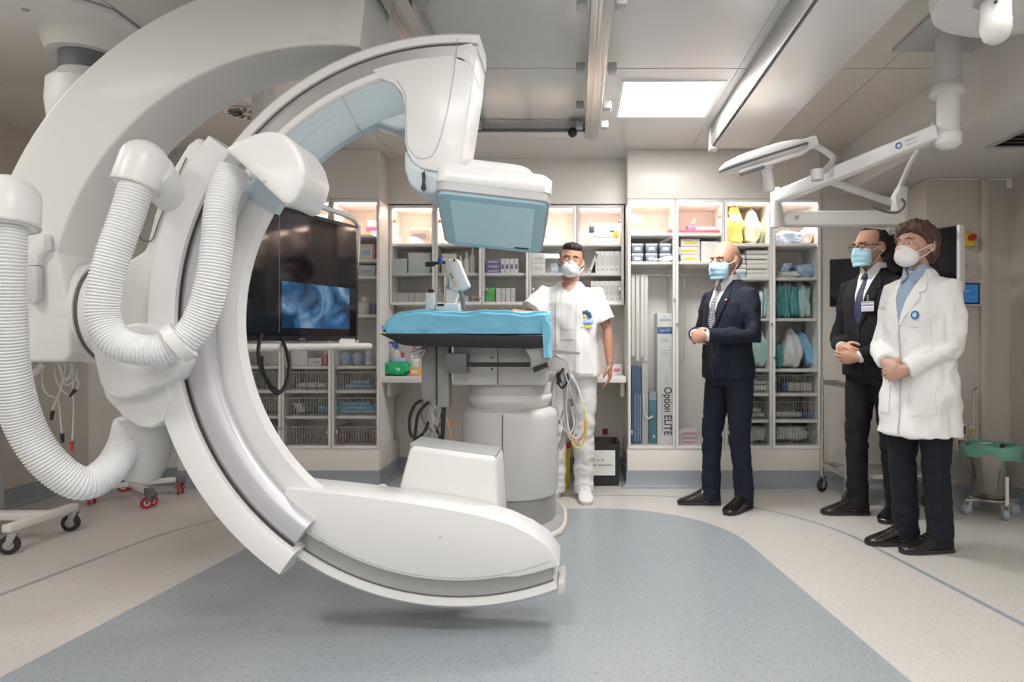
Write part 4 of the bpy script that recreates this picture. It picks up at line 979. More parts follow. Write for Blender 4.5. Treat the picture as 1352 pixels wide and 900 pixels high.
b = MB(); b.loft([ring(pcx, pcy, q, q2, z) for q, q2, z in ((.285, .385, zz(660)), (.288, .39, zz(652)), (.288, .39, zz(556)), (.284, .385, zz(551)), (.265, .37, zz(545)), (.22, .32, zz(541)))]); b.build('pedestal_cover', 'lgrey', tbl)
MB().box(pcx-.014, pcx-.010, 3.784, 3.80, zz(657, 3.79), zz(548, 3.79)).build('cover_seam', 'seam', tbl)
b = MB(); b.loft([ring(pcx+.01, pcy, .262, .365, .05), ring(pcx+.01, pcy, .262, .365, zz(658))]); b.build('pedestal_base', mat('base_grey', (.40, .39, .385), .3, metal=.3), tbl)
b = MB(); b.loft([ring(pcx+.02, pcy-.02, q, q2, z, e=3.2) for q, q2, z in ((.32, .43, .0), (.325, .435, .015), (.32, .43, .03))]); b.build('foot_plate', 'c_cream', tbl)
b = MB(); b.loft([ring(pcx+.02, pcy-.02, .305, .415, .03, e=3.2), ring(pcx+.02, pcy-.02, .29, .40, .052, e=3.2)]); b.build('foot_cover', 'greyp', tbl)
# grey cable columns under the table's left end
for px0, px1, ya, yb_, Y in ((556, 576, 455, 535, 3.95), (577, 593, 455, 538, 3.90)):
    b = MB(); b.box(xf(px0, Y), xf(px1, Y), Y, Y+.1, zf(yb_, Y), zf(ya, Y)); b.build('cable_column', 'greyp', tbl, bevel=.012, seg=3)
def cable(pts, r, m, par, Y=None, name='cable', k=8, closed=False):
    b = MB(); b.tube(smooth_path(pts, k), r, 8); return b.build(name, m, par)
for pts, r_, m_ in (
    ([(558, 528), (548, 534), (541, 552), (542, 572), (550, 578), (560, 570), (566, 556)], .009, 'rubber'),
    ([(566, 530), (553, 545), (549, 565), (547, 590)], .009, 'rubber'),
    ([(575, 528), (566, 548), (570, 562), (578, 575), (586, 560), (586, 530)], .007, 'greyp'),
    ([(560, 532), (556, 545), (562, 560), (575, 570), (582, 552), (576, 535)], .006, 'dgrey'),
    ([(572, 532), (580, 545), (576, 560), (571, 575), (566, 592)], .008, 'greyp'),
    ([(586, 528), (585, 560), (583, 590)], .013, 'rubber'),
    ([(574, 560), (580, 575), (583, 592)], .008, 'rubber'),
    ([(568, 540), (574, 552), (582, 556), (584, 545), (577, 536), (570, 545), (573, 560)], .005, 'lgrey'),
    ([(590, 550), (594, 570), (598, 600), (604, 625)], .003, 'c_orange'),
    ([(552, 565), (560, 572), (570, 568)], .005, 'c_bluegrey')):
    cable([P(x, y, 3.92) for x, y in pts], r_, m_, tbl)
b = MB(); b.box(xf(546, 3.92), xf(556, 3.92), 3.90, 3.98, zf(470, 3.92), zf(459, 3.92)); b.build('white_hook', 'paper', tbl, bevel=.004)
cable([P(x, y, 3.9) for x, y in ((540, 467), (548, 464), (560, 462), (556, 470), (546, 473))], .006, 'paper', tbl)
# control units on the table's rear rail
cu = thing('control_panel', 'tilted white hand control unit with buttons behind the blue mattress', 'control unit', P(600, 400, 4.02))
Yc = 4.02
b = MB(); b.prism([P(x, y, Yc) for x, y in ((587, 345), (604, 341), (619, 377), (604, 385), (594, 382))], (0, .10, 0)); b.build('housing', 'white2', cu, bevel=.008)
b = MB(); b.prism([P(x, y, Yc-.003) for x, y in ((588, 350), (594, 348), (606, 378), (597, 381))], (0, .004, 0)); b.build('button_face', 'lgrey', cu)
for x, y, m_ in ((595, 362, 'dgrey'), (597, 366, 'dgrey'), (599, 371, 'orange'), (601, 375, 'orange'), (600, 343.5, 'black')): MB().ball(P(x, y, Yc-.004), .007, 10).build('button', m_, cu)
b = MB(); b.prism([P(x, y, Yc+.02) for x, y in ((585, 380), (588, 400), (600, 402), (606, 384))], (0, .05, 0)); b.build('neck', 'paper', cu)
cable([P(x, y, Yc) for x, y in ((607, 384), (610, 390), (612, 408))], .012, 'dgrey', cu)
pol = thing('rail_post', 'short shiny steel post with a small collar beside the hand control', 'post', P(587, 404, 4.0))
MB().cyl(P(587, 409, 4.0), P(587, 367, 4.0), .009, 16).build('post', 'steel', pol)
MB().cyl(P(587.5, 378, 4.0), P(587.5, 364, 4.0), .016, 16).build('collar', 'steel', pol)
kn = thing('rail_clamp_knob', 'dark clamp with blue knob sticking out left of the hand control', 'clamp', P(575, 348, 4.0))
MB().cyl(P(562, 349, 4.0), P(588, 346, 4.0), .009, 12).build('handle_rod', 'black', kn); MB().ball(P(582, 344, 4.0), (.02, .015, .022), 12).build('knob', 'blue', kn); MB().cyl(P(562, 349, 4.0), P(574, 348, 4.0), .015, 12).build('grip', 'black', kn)
jb = thing('joystick_unit', 'low white joystick unit left of the steel post behind the mattress', 'control unit', P(570, 405, 3.98))
b = MB(); b.box(xf(561, 3.98), xf(574, 3.98), 3.98, 4.06, zf(409, 3.98), zf(386, 3.98)); b.build('housing', 'white2', jb, bevel=.01)
MB().ball(P(569, 384, 4.0), (.018, .018, .014)).build('joystick', 'black', jb)
b = MB(); b.box(xf(575, 3.98), xf(606, 3.98), 3.98, 4.08, zf(410, 3.98), zf(400, 3.98)); b.build('base', 'white', jb, bevel=.008)
MB().box(xf(577, 3.97), xf(586, 3.97), 3.975, 3.98, zf(404, 3.98), zf(401, 3.98)).build('display', 'black', jb)
# cable tray at the right of the table
ct = thing('cable_tray', 'grey tray at the table\'s right end with tangled white and yellow cables', 'cable tray', P(745, 470, 4.15))
b = MB(); b.prism([P(x, y, 4.12) for x, y in ((728, 462), (735, 461), (766, 465), (765, 468), (730, 467))], (0, .16, 0)); b.build('tray', 'greyp', ct)
b = MB(); b.prism([P(x, y, 4.14) for x, y in ((729, 468), (748, 476), (752, 488), (737, 492), (724, 488))], (0, .08, 0)); b.build('holder', 'white2', ct, bevel=.01)
MB().prism([P(x, y, 4.13) for x, y in ((734, 492), (740, 490), (741, 505), (735, 508))], (0, .03, 0)).build('clip', 'black', ct)
random.seed(5)
for pts, r_, m_ in (([(742, 490), (747, 520), (748, 550), (744, 580), (738, 592)], .017, 'greyp'),
    ([(738, 492), (730, 530), (733, 560), (742, 575), (750, 540), (748, 492)], .006, 'lgrey'),
    ([(746, 488), (758, 500), (768, 530), (770, 560), (762, 578), (752, 570), (748, 540), (750, 500)], .005, 'paper'),
    ([(750, 488), (764, 515), (774, 555), (770, 585), (760, 590), (752, 575)], .005, 'c_yellow'),
    ([(745, 490), (755, 520), (762, 550), (755, 580), (746, 560), (744, 520)], .005, 'lgrey'),
    ([(748, 560), (752, 575), (762, 583), (771, 572), (772, 555)], .005, 'c_orange'),
    ([(736, 490), (728, 515), (728, 545), (736, 560), (745, 535), (742, 505)], .005, 'greyp'),
    ([(744, 486), (736, 500), (742, 512), (750, 500), (744, 490)], .006, 'black'),
    ([(750, 492), (758, 505), (763, 520), (762, 530)], .010, 'greyp'),
    ([(740, 495), (752, 530), (758, 560), (750, 572), (740, 555), (738, 520)], .004, 'paper')):
    cable([P(x, y, 4.14+random.uniform(-.02, .03)) for x, y in pts], r_, m_, ct)
MB().prism([P(x, y, 4.10) for x, y in ((751, 527), (755, 526), (758, 535), (754, 537))], (0, .02, 0)).build('plug', 'dgrey', ct)

# ---------------------------------------------------------------- large display on the left
def quad_frame(tl, tr, br, bl, dy):
    return [Vector(tl), Vector(tr), Vector(br), Vector(bl)]
mon = thing('large_display', 'large black wall-size display turned inward, seen through the C-arm', 'display', (-1.6, 4.0, 1.1))
A0 = Vector((-1.865, 3.15, 0)); A1 = Vector((-1.412, 4.44, 0)); u = (A1-A0).normalized(); nrm = Vector((u.y, -u.x, 0))   # towards the room
ML = (A1-A0).length; MZ0, MZ1 = 1.10, 1.85
MMx = Matrix.Translation((A0.x, A0.y, 0)) @ Matrix(((u.x, -nrm.x, 0, 0), (u.y, -nrm.y, 0, 0), (0, 0, 1, 0), (0, 0, 0, 1)))
def mbx(x0, x1, y0, y1, z0, z1, n, m, par, **k):
    b = MB(); b.box(x0, x1, y0, y1, z0, z1, MMx); return b.build(n, m, par, **k)
mbx(0, ML, 0, .05, MZ0, MZ1, 'housing', 'black', mon, bevel=.012)
def screen_mat():
    m, nt, b = new_mat('screen_picture')
    tc = nt.nodes.new('ShaderNodeTexCoord'); n1 = nt.nodes.new('ShaderNodeTexNoise'); n1.inputs['Scale'].default_value = 4.5; n1.inputs['Detail'].default_value = 4; n1.inputs['Distortion'].default_value = 1.2
    nt.links.new(tc.outputs['Object'], n1.inputs['Vector'])
    cr = nt.nodes.new('ShaderNodeValToRGB'); e = cr.color_ramp.elements; e[0].color = (.004, .03, .09, 1); e[0].position = .36; e[1].color = (.35, .48, .62, 1); e[1].position = .66
    q = cr.color_ramp.elements.new(.5); q.color = (.03, .16, .36, 1)
    nt.links.new(n1.outputs['Fac'], cr.inputs['Fac']); nt.links.new(cr.outputs['Color'], b.inputs['Emission Color']); b.inputs['Emission Strength'].default_value = .55
    b.inputs['Base Color'].default_value = (.01, .01, .012, 1); b.inputs['Roughness'].default_value = .08
    return m
M['screen'] = mat('dark_screen', (.012, .011, .014), .07, var=0)
M['screen_pic'] = screen_mat()
mbx(.02, ML-.03, -.002, .0, MZ0+.03, MZ1-.025, 'screen', 'screen', mon)
mbx(ML*.50, ML-.10, -.0035, -.002, MZ0+.075, MZ0+.335, 'picture', 'screen_pic', mon)
mbx(ML*.485, ML*.489, -.0032, -.002, MZ0+.05, MZ1-.05, 'screen_divider', 'dgrey', mon)
fine_print(.05, .013, 'lgrey', mon, MMx @ Matrix.Translation((ML*.62, -.003, MZ0+.012)) @ Euler((PI/2, 0, 0)).to_matrix().to_4x4(), (4,))
# white hanger and lower rail
hg = mon
mbx(.15, ML*.72, -.02, .11, MZ1, MZ1+.07, 'top_carrier', 'white', hg, bevel=.015)
mbx(ML*.45, ML*.51, .06, .15, MZ1+.05, CZ-.003, 'hanger_column', 'white', hg, bevel=.01)
b = MB(); b.tube(smooth_path([MMx @ Vector(p) for p in ((ML*.70, .0, MZ1+.06), (ML*.9, .0, MZ1+.045), (ML-.03, .0, MZ1+.02), (ML+.02, .02, MZ1-.05), (ML+.022, .04, MZ1-.3), (ML+.022, .045, MZ0+.1), (ML+.03, .04, MZ0-.04))]), .016, 10); b.build('side_tube', 'white', hg)
b = MB(); b.tube([MMx @ Vector((-.1, -.01, MZ0-.035)), MMx @ Vector((ML+.10, -.01, MZ0-.035))], .022, 12); b.build('handle_rail', 'shelf', hg)
mbx(ML*.86, ML*.98, .0, .08, MZ0-.05, MZ0+.03, 'rail_mount', 'shelf', hg, bevel=.012)
for a, c_ in (((344, 444), (383, 452)), ):
    cable([P(345, 440, 3.55), P(341, 462, 3.5), P(344, 485, 3.5), P(355, 508, 3.5), P(366, 519, 3.5), P(376, 510, 3.55), P(382, 488, 3.6), P(379, 466, 3.7), P(372, 446, 3.8)], .010, 'rubber', hg)
    cable([P(346, 470, 3.52), P(349, 490, 3.5), P(362, 512, 3.5), P(374, 515, 3.55), P(381, 495, 3.6)], .007, 'rubber', hg)

# ---------------------------------------------------------------- right ceiling boom
bo = thing('ceiling_boom', 'grey ceiling column with sloping white spring arm and logo, upper right', 'ceiling boom', (1.75, 3.2, CZ))
bx_, by_ = xf(1252, 3.2), 3.2
b = MB(); b.box(1.56, 1.95, 3.0, 3.36, CZ-.018, CZ-.001); b.build('ceiling_plate', 'greyp', bo, bevel=.003)
MB().cyl((bx_, by_, zf(118, 3.2)), (bx_, by_, CZ-.018), .056).build('column', 'lgrey', bo)
MB().lathe([(.055, 0), (.078, .004), (.08, .012), (.074, .03), (.066, .05), (.06, .055)], Matrix.Translation((bx_, by_, zf(127, 3.2)))).build('collar_ring', 'white2', bo)
MB().cyl((bx_, by_, zf(177, 3.2)), (bx_, by_, zf(127, 3.2)), .05).build('lower_column', 'white2', bo)
MB().lathe([(.001, 0), (.035, .004), (.058, .025), (.06, .05), (.058, .07), (.052, .075)], Matrix.Translation((bx_, by_, zf(197, 3.2)))).build('joint_cap', 'white', bo)
MB().cyl((bx_, by_-.052, zf(153, 3.2)), (bx_, by_-.052, zf(152, 3.2)), .051).build('joint_line', 'seam', bo) if False else None
q0, q1 = P(1240, 174, 3.2), P(1026, 261, 3.84)
dv = (q1-q0); L_ = dv.length; xa = dv.normalized(); ya = Vector((0, 0, 1)).cross(xa).normalized(); za = xa.cross(ya)
AM = Matrix.Translation(q0) @ Matrix((xa, ya, za)).transposed().to_4x4()      # x along the arm, y towards the room's left front
b = MB(); b.loft([[AM @ Vector((x, y, z)) for y, z in rr([(-.035, -h_), (.035, -h_), (.035, h_), (-.035, h_)], .012, 3)] for x, h_ in ((0, .030), (.02, .034), (L_*.8, .036), (L_-.02, .034), (L_, .026))]); sa = b.build('spring_arm', 'white', bo, bevel=.003)
fs = 1 if (AM.to_3x3() @ Vector((0, 1, 0))).y < 0 else -1
def arm_face(x, z, sc=1): # lettering upright on the side of the arm that faces the camera
    o = AM @ Vector((x, fs*.0362, z)); ex = -xa if xa.x < 0 else xa; ez = za if za.z > 0 else -za; ey = ex.cross(ez)
    return Matrix.Translation(o) @ Matrix((ex, ez, ex.cross(ez))).transposed().to_4x4()
fine_print(.055, .012, 'greyp', sa, arm_face(.115, .009), (7,)); fine_print(.055, .008, 'greyp', sa, arm_face(.115, -.012), (8,), seed=2)
AF = arm_face(.175, 0)
b = MB(); b.tube([AF @ Vector((.013*math.cos(a), .013*math.sin(a), 0)) for a in [2*PI*i/20 for i in range(20)]], .0032, 6, closed=True); b.build('logo_ring', 'inkblue', sa)
MB().cyl(P(1024, 300, 3.86), P(1024, 248, 3.86), .028, 20).build('drop_spindle', 'shelf', bo)
b = MB(); b.prism([P(x, y, 3.85) for x, y in ((1035, 284), (1042, 278), (1180, 277), (1197, 281), (1197, 296), (1040, 297), (1035, 292))], (0, .10, 0)); b.build('lower_arm', 'white2', bo, bevel=.012, seg=3)
MB().cyl(P(1052, 287, 3.845), P(1052, 287, 3.86), .012, 16).build('pivot_bolt', 'greyp', bo)
b = MB(); b.prism([P(x, y, 3.88) for x, y in ((1020, 250), (1030, 250), (1038, 296), (1022, 300))], (0, .05, 0)); b.build('knuckle', 'white2', bo, bevel=.01)
MB().cyl(P(1188, 300, 3.92), P(1188, 270, 3.92), .045, 24).build('end_hub', 'white2', bo)
# second arm of the boom with its thin rods
b = MB(); b.tube([P(1080, 233, 3.95), P(1150, 258, 3.95), P(1190, 272, 3.95)], .022, 10); b.build('rear_arm', 'lgrey', bo)
b = MB(); b.tube([P(1187, 250, 3.92), P(1202, 216, 3.75), P(1236, 160, 3.3)], .016, 10); b.build('rear_strut', 'lgrey', bo)
b = MB(); b.prism([P(x, y, 3.88) for x, y in ((1182, 258), (1190, 243), (1200, 246), (1198, 276), (1184, 276))], (0, .07, 0)); b.build('rear_joint', 'white2', bo, bevel=.01)
cable([P(x, y, 3.9) for x, y in ((1120, 296), (1150, 300), (1178, 302), (1192, 296), (1196, 280))], .006, 'lgrey', bo)
cable([P(x, y, 3.85) for x, y in ((1150, 272), (1168, 279), (1185, 280), (1195, 270), (1190, 262))], .007, 'dgrey', bo)
# surgical lamp
sl2 = thing('surgical_light', 'flat white surgical lamp head with dark rim line and handle, hanging right of centre', 'surgical light', P(1008, 210, 3.55))
LM = Matrix.Translation(P(1008, 210, 3.6)) @ Euler((math.radians(8), math.radians(-17.5), 0)).to_matrix().to_4x4()
LM = LM @ Matrix.Diagonal((1, .75, 1, 1))
MB().lathe([(.0, -.028), (.12, -.026), (.20, -.018), (.235, -.004), (.238, .0)], LM, 48).build('lens_side', 'shelf', sl2)
MB().lathe([(.238, .0), (.242, .004), (.242, .012), (.236, .014)], LM, 48).build('rim', 'dgrey', sl2)
MB().lathe([(.238, .012), (.236, .022), (.20, .042), (.12, .056), (.0, .06)], LM, 48).build('top_shell', 'white', sl2)
b = MB(); b.box(-.20, -.07, -.27, -.20, -.052, -.035, LM); b.build('sensor_bar', 'dgrey', sl2, bevel=.004)
b = MB(); b.box(.17, .28, -.09, .09, -.02, .035, LM); b.build('yoke', 'white', sl2, bevel=.012)
b = MB(); b.tube([LM @ Vector((-.18, -.2, -.03)), LM @ Vector((0, -.26, -.035)), LM @ Vector((.15, -.16, -.035)), LM @ Vector((.26, -.06, -.01))], .010, 8); b.build('guard_bar', 'shelf', sl2)
MB().lathe([(.034, 0), (.034, -.03), (.026, -.04), (.028, -.13), (.022, -.15), (.0, -.155)], Matrix.Translation(P(1011, 215, 3.55)) @ Matrix.Rotation(-.15, 4, 'Y'), 24).build('sterile_handle', 'white2', sl2)
b = MB(); b.tube(smooth_path([P(1062, 190, 3.6), P(1080, 194, 3.6), P(1097, 205, 3.6), P(1100, 211, 3.58), P(1092, 222, 3.5), P(1079, 230, 3.4)], 6), .016, 10); b.build('bent_tube', 'lgrey', sl2)
MB().cyl(P(1079, 238, 3.36), P(1079, 224, 3.36), .03, 20).build('tube_joint', 'lgrey', sl2)
# big round canopy and dome camera
cn = thing('ceiling_canopy', 'large round off-white ceiling canopy at the top right corner', 'ceiling canopy', (1.66, 2.5, CZ))
MB().lathe([(.0, -.21), (.12, -.208), (.26, -.19), (.31, -.16), (.32, -.11), (.315, -.0)], Matrix.Translation((1.68, 2.55, CZ-.002)), 56).build('cover', 'duct', cn)
MB().cyl((1.68, 2.55, CZ-.28), (1.68, 2.55, CZ-.205), .06).build('spindle', 'white2', cn) if False else None
dc = thing('dome_camera', 'small white dome camera hanging under the round canopy', 'camera', P(1325, 60, 2.35))
cx_ = P(1322, 30, 2.35)
MB().lathe([(.055, 0), (.062, -.02), (.062, -.045), (.052, -.05)], Matrix.Translation((cx_.x-.01, 2.38, 2.33)), 32).build('base', 'greyp', dc)
MB().lathe([(.048, .0), (.048, -.06), (.05, -.065), (.05, -.10), (.04, -.13), (.02, -.145), (.0, -.147)], Matrix.Translation((cx_.x, 2.38, 2.285)), 32).build('dome', 'shelf', dc)
MB().cyl((cx_.x-.03, 2.335, 2.26), (cx_.x-.03, 2.33, 2.26), .006, 10).build('sensor', 'black', dc)

# ---------------------------------------------------------------- small monitors behind the men
def monitor(a, b_, z0, z1, label, name='monitor', side='black'):
    """a, b: (x, y) ends seen from the room; screen faces the camera side"""
    A, B = Vector((a[0], a[1], 0)), Vector((b_[0], b_[1], 0)); u = (B-A).normalized(); n = Vector((u.y, -u.x, 0)); L = (B-A).length
    mm = Matrix.Translation(A) @ Matrix(((u.x, -n.x, 0, 0), (u.y, -n.y, 0, 0), (0, 0, 1, 0), (0, 0, 0, 1)))
    t = thing(name, label, 'monitor', ((A+B)/2+Vector((0, 0, z0)))[:])
    q = MB(); q.box(0, L, 0, .05, z0, z1, mm); q.build('housing', side, t, bevel=.006)
    q = MB(); q.box(.008, L-.008, -.002, 0, z0+.008, z1-.008, mm); q.build('screen', 'screen', t)
    q = MB(); q.box(L*.4, L*.6, .05, .10, (z0+z1)/2-.06, (z0+z1)/2+.06, mm); q.build('mount', 'lgrey', t, bevel=.005)
    return t, mm, L
def xy(px, Y): return (xf(px, Y), Y)
mo1, m1, L1 = monitor(xy(1095, 4.85), xy(1176, 4.58), zf(405, 4.85), zf(342, 4.85), 'black monitor half hidden behind the man with the badge')
mo2, m2, L2 = monitor(xy(1166, 4.45), xy(1264, 4.05), zf(383, 4.05), zf(297, 4.05), 'black monitor with white edge behind the woman in the white coat')
q = MB(); q.box(L2-.002, L2+.018, -.006, .055, zf(383, 4.05), zf(297, 4.05), m2); q.build('white_edge', 'white', mo2, bevel=.004)
hb = thing('monitor_hanger', 'white hanging bar from the boom arm carrying the two small monitors', 'monitor carrier', P(1195, 300, 4.4))
b = MB(); b.tube(smooth_path([P(1188, 268, 3.92), Vector((1.93, 4.1, 1.88)), Vector((2.05, 4.40, 1.88)), Vector((2.07, 4.52, 1.80)), Vector((2.07, 4.53, 1.55))], 6), .016, 10); b.build('hanger_tube', 'white2', hb)
b = MB(); b.tube([(2.07, 4.53, 1.60), (2.13, 4.36, 1.60)], .016, 10); b.tube([(2.07, 4.53, 1.56), (1.98, 4.74, 1.56)], .016, 10); b.build('crossbar', 'lgrey', hb)

# ---------------------------------------------------------------- right wall fittings
YW2 = 4.63
socket(1267, 567, YW2, .065, .055, 'darkred', 'upper dark red double socket on the wall beside the steel bucket')
socket(1269, 586, YW2, .05, .055, 'darkred', 'lower dark red socket on the wall, partly behind the bucket')
sy = socket(1283, 568, YW2, .035, .04, 'c_yellow', 'small yellow socket on the wall above the bucket')
MB().box(xf(1281, YW2), xf(1282.2, YW2), YW2-.024, YW2-.018, zf(569, YW2), zf(567, YW2)).build('pin_hole', 'black', sy); MB().box(xf(1284, YW2), xf(1285.2, YW2), YW2-.024, YW2-.018, zf(569, YW2), zf(567, YW2)).build('pin_hole', 'black', sy)
tp_ = thing('touch_panel', 'blue lit touch panel on the wall behind the woman in white', 'touch panel', P(1275, 388, YW2))
c_ = P(1273, 388, YW2)
MB().box(c_.x-.12, c_.x+.105, YW2-.03, YW2-.001, c_.z-.085, c_.z+.09).build('frame', 'lgrey', tp_, bevel=.006)
MB().box(c_.x-.105, c_.x+.087, YW2-.033, YW2-.03, c_.z-.07, c_.z+.072).build('bezel', 'black', tp_)
MB().box(c_.x-.098, c_.x+.075, YW2-.0345, YW2-.033, c_.z-.06, c_.z+.062).build('screen', mat('blue_screen', (.01, .02, .04), .1, emit=(.015, .09, .24), estr=.9), tp_)
b = MB(); b.tube([Vector((c_.x+.0+i*.009, YW2-.035, c_.z-.03+.012*abs(math.sin(i*1.1)))) for i in range(8)], .0015, 5); b.box(c_.x-.02, c_.x+.02, YW2-.0352, YW2-.0345, c_.z+.012, c_.z+.022); b.build('readout', 'c_lblue', tp_)
es = thing('emergency_switch', 'yellow switch box with a red knob on the wall above the touch panel', 'switch', P(1276, 317, YW2))
c_ = P(1276, 317, YW2)
MB().box(c_.x-.034, c_.x+.030, YW2-.05, YW2-.001, c_.z-.045, c_.z+.045).build('box', 'yellow', es, bevel=.005)
MB().cyl((c_.x+.0, YW2-.052, c_.z+.01), (c_.x+.0, YW2-.085, c_.z+.01), .022, 20).build('knob', 'red', es)
ic = thing('intercom', 'small grey intercom plate on the wall between switch and touch panel', 'intercom', P(1275, 352, YW2))
c_ = P(1275, 352, YW2); MB().box(c_.x-.02, c_.x+.02, YW2-.012, YW2-.001, c_.z-.045, c_.z+.045).build('plate', 'lgrey', ic, bevel=.003); MB().cyl((c_.x, YW2-.013, c_.z+.01), (c_.x, YW2-.012, c_.z+.01), .012, 16).build('button', 'greyp', ic)
sg = thing('wall_sign', 'small white sign with dark and red marks high on the right wall', 'sign', (XR, 4.55, 2.1))
z_ = zf(232, 4.62)
MB().box(xf(1330, 4.61), xf(1352, 4.61), 4.612, 4.628, zf(248, 4.61), zf(218, 4.61)).build('plate', 'paper', sg, bevel=.002)
for (xa, ya, xb, yb2), m_ in (((1336, 235, 1343, 232), 'ink'), ((1338, 245, 1343, 242), 'c_red')):
    b = MB(); b.prism([P(xa, ya+2, 4.611), P(xb, yb2+2, 4.611), P(xb, yb2-1, 4.611), P(xa, ya-1, 4.611)], (0, .002, 0)); b.build('mark', m_, sg)

# ---------------------------------------------------------------- bucket trolley
bk = thing('waste_bucket', 'stainless steel bucket with green liner on a wheeled frame, far right', 'bucket', (xf(1308, 4.33), 4.33, 0))
bxx, byy = xf(1308, 4.33), 4.33
MB().lathe([(.095, .115), (.10, .12), (.148, .43), (.151, .435), (.145, .435), (.098, .125), (.0, .125)], Matrix.Translation((bxx, byy, 0)), 40).build('pail', mat('pail_steel', (.42, .40, .37), .2, metal=.95, var=.1, scale=5), bk)
rnd = random.Random(3); rings = []
for r0, z in ((.136, .41), (.150, .440), (.160, .450), (.170, .442), (.176, .42), (.174, .40), (.168, .375)):
    rings.append([Vector((bxx + (r0+.006*math.sin(7*a+z*40))*math.cos(a), byy+(r0+.006*math.sin(7*a+z*40))*math.sin(a), z + (.004*math.sin(5*a+1)+.003*math.sin(11*a) if z > .40 else .018*math.sin(3*a+2)+.008*math.sin(8*a)))) for a in [2*PI*i/64 for i in range(64)]])
b = MB(); b.loft(rings, cap=False); lo_ = b.build('green_liner', mat('green_liner_film', (.16, .42, .32), .3, var=.25, scale=20, bump=.5, bscale=30), bk)
so = lo_.modifiers.new('t', 'SOLIDIFY'); so.thickness = .003
MB().lathe([(.0, .098), (.12, .098), (.125, .105), (.12, .112), (.0, .112)], Matrix.Translation((bxx, byy, 0)), 40).build('platform', 'steel', bk)
b = MB(); b.box(bxx-.17, bxx+.17, byy-.02, byy+.02, .085, .10); b.box(bxx-.02, bxx+.02, byy-.17, byy+.17, .085, .10); b.build('cross_frame', 'steel', bk, bevel=.003)
def caster(x, y, r, par, rz=0.0, wheel='rubber', fork='greyp', top=None, w=.024, name='caster', hub=None):
    Rz = Matrix.Translation((x, y, 0)) @ Matrix.Rotation(rz, 4, 'Z')
    top = top or r*2.35
    b = MB()
    for s_ in (-1, 1): b.prism([Rz @ Vector((px_, s_*(w/2+.004), pz)) for px_, pz in ((-r*.35, r*.8), (r*.15, r*.8), (r*.75, top*.88), (r*.55, top), (-r*.2+r*.2, top))], Rz.to_3x3() @ Vector((0, .003*s_, 0)))
    b.box(-.0, r*.8, -w/2-.007, w/2+.007, top-.006, top, Rz)
    c_ = b.build(name, fork, par, bevel=.001)
    mm = Rz @ Matrix.Rotation(PI/2, 4, 'X')
    MB().lathe([(r*.5, -w/2), (r*.93, -w/2), (r, -w/2+.005), (r, w/2-.005), (r*.93, w/2), (r*.5, w/2)], mm @ Matrix.Translation((0, r, 0)) , 28).build('wheel', wheel, c_)
    MB().lathe([(.0, -w/2-.001), (r*.5, -w/2-.001), (r*.5, w/2+.001), (.0, w/2+.001)], mm @ Matrix.Translation((0, r, 0)), 20).build('hub', hub or fork, c_)
    return c_
for dx, dy, rz in ((-.15, 0, .3), (.15, 0, 2.2), (0, -.15, 1.2), (0, .15, -1)): caster(bxx+dx, byy+dy, .034, bk, rz, 'c_bluegrey', 'lgrey', .088)
b = MB(); b.tube([(bxx-.0, byy+.155, .10), (bxx-.0, byy+.185, .35), (bxx-.0, byy+.19, zf(516, byy+.19)), (bxx+.005, byy+.16, zf(512, byy+.19)+.004)], .006, 10); b.build('handle_post', 'steel', bk)
b = MB(); b.tube([(bxx, byy-.165, .10), (bxx, byy-.165, .27)], .010, 10); b.build('front_post', 'shelf', bk)
cable([(bxx+.005, byy+.16, .80), (bxx+.05, byy+.17, .76), (bxx+.075, byy+.17, .6), (bxx+.08, byy+.17, .42)], .002, 'lgrey', bk)

# ---------------------------------------------------------------- stainless trolley behind the men
tr = thing('steel_trolley', 'stainless steel two-tier trolley standing behind the man with the badge', 'trolley', (2.05, 4.75, 0))
X0, X1, Y0_, Y1_ = 1.80, 2.33, 4.52, 4.98
def shelf_tray(z, n):
    b = MB(); b.box(X0, X1, Y0_, Y1_, z, z+.012); b.box(X0, X0+.01, Y0_, Y1_, z, z+.03); b.box(X1-.01, X1, Y0_, Y1_, z, z+.03); b.box(X0, X1, Y0_, Y0_+.01, z, z+.03); b.box(X0, X1, Y1_-.01, Y1_, z, z+.03); b.build(n, 'steel', tr, bevel=.002)
shelf_tray(.785, 'top_tray'); shelf_tray(.185, 'lower_tray')
for x, y in ((X0, Y0_), (X1, Y0_), (X0, Y1_), (X1, Y1_)):
    b = MB(); b.cyl((x, y, .115), (x, y, .83), .013, 16); b.build('leg', 'steel', tr)
    caster(x, y, .05, tr, .6, 'rubber', 'steel', .115)
# ---------------------------------------------------------------- left carts
lc2 = thing('equipment_cart', 'white wheeled equipment cart base with grey column at the left edge', 'cart', (-3.05, 3.75, 0))
b = MB(); b.box(-2.95, -2.90, 3.50, 3.98, .115, .155); b.build('base_leg', 'shelf', lc2, bevel=.006)
b = MB(); b.box(-3.45, -3.40, 3.50, 3.98, .115, .155); b.build('base_leg', 'shelf', lc2, bevel=.006)
b = MB(); b.box(-3.42, -2.92, 3.72, 3.80, .12, .16); b.build('crossbar', 'shelf', lc2, bevel=.006)
b = MB(); b.box(-3.46, -3.215, 3.70, 3.84, .16, 1.05); b.build('column', 'greyp', lc2, bevel=.008)
for x, y, rz in ((-2.925, 3.52, .4), (-2.925, 3.95, .2), (-3.425, 3.52, 2), (-3.425, 3.95, .6)): caster(x, y, .048, lc2, rz, 'rubber', 'greyp', .115, w=.03)
st = thing('instrument_stand', 'wheeled stand with red casters behind the hanging ribbed hose', 'stand', (-3.05, 4.75, 0))
sx, sy_ = xf(172, 4.75), 4.75
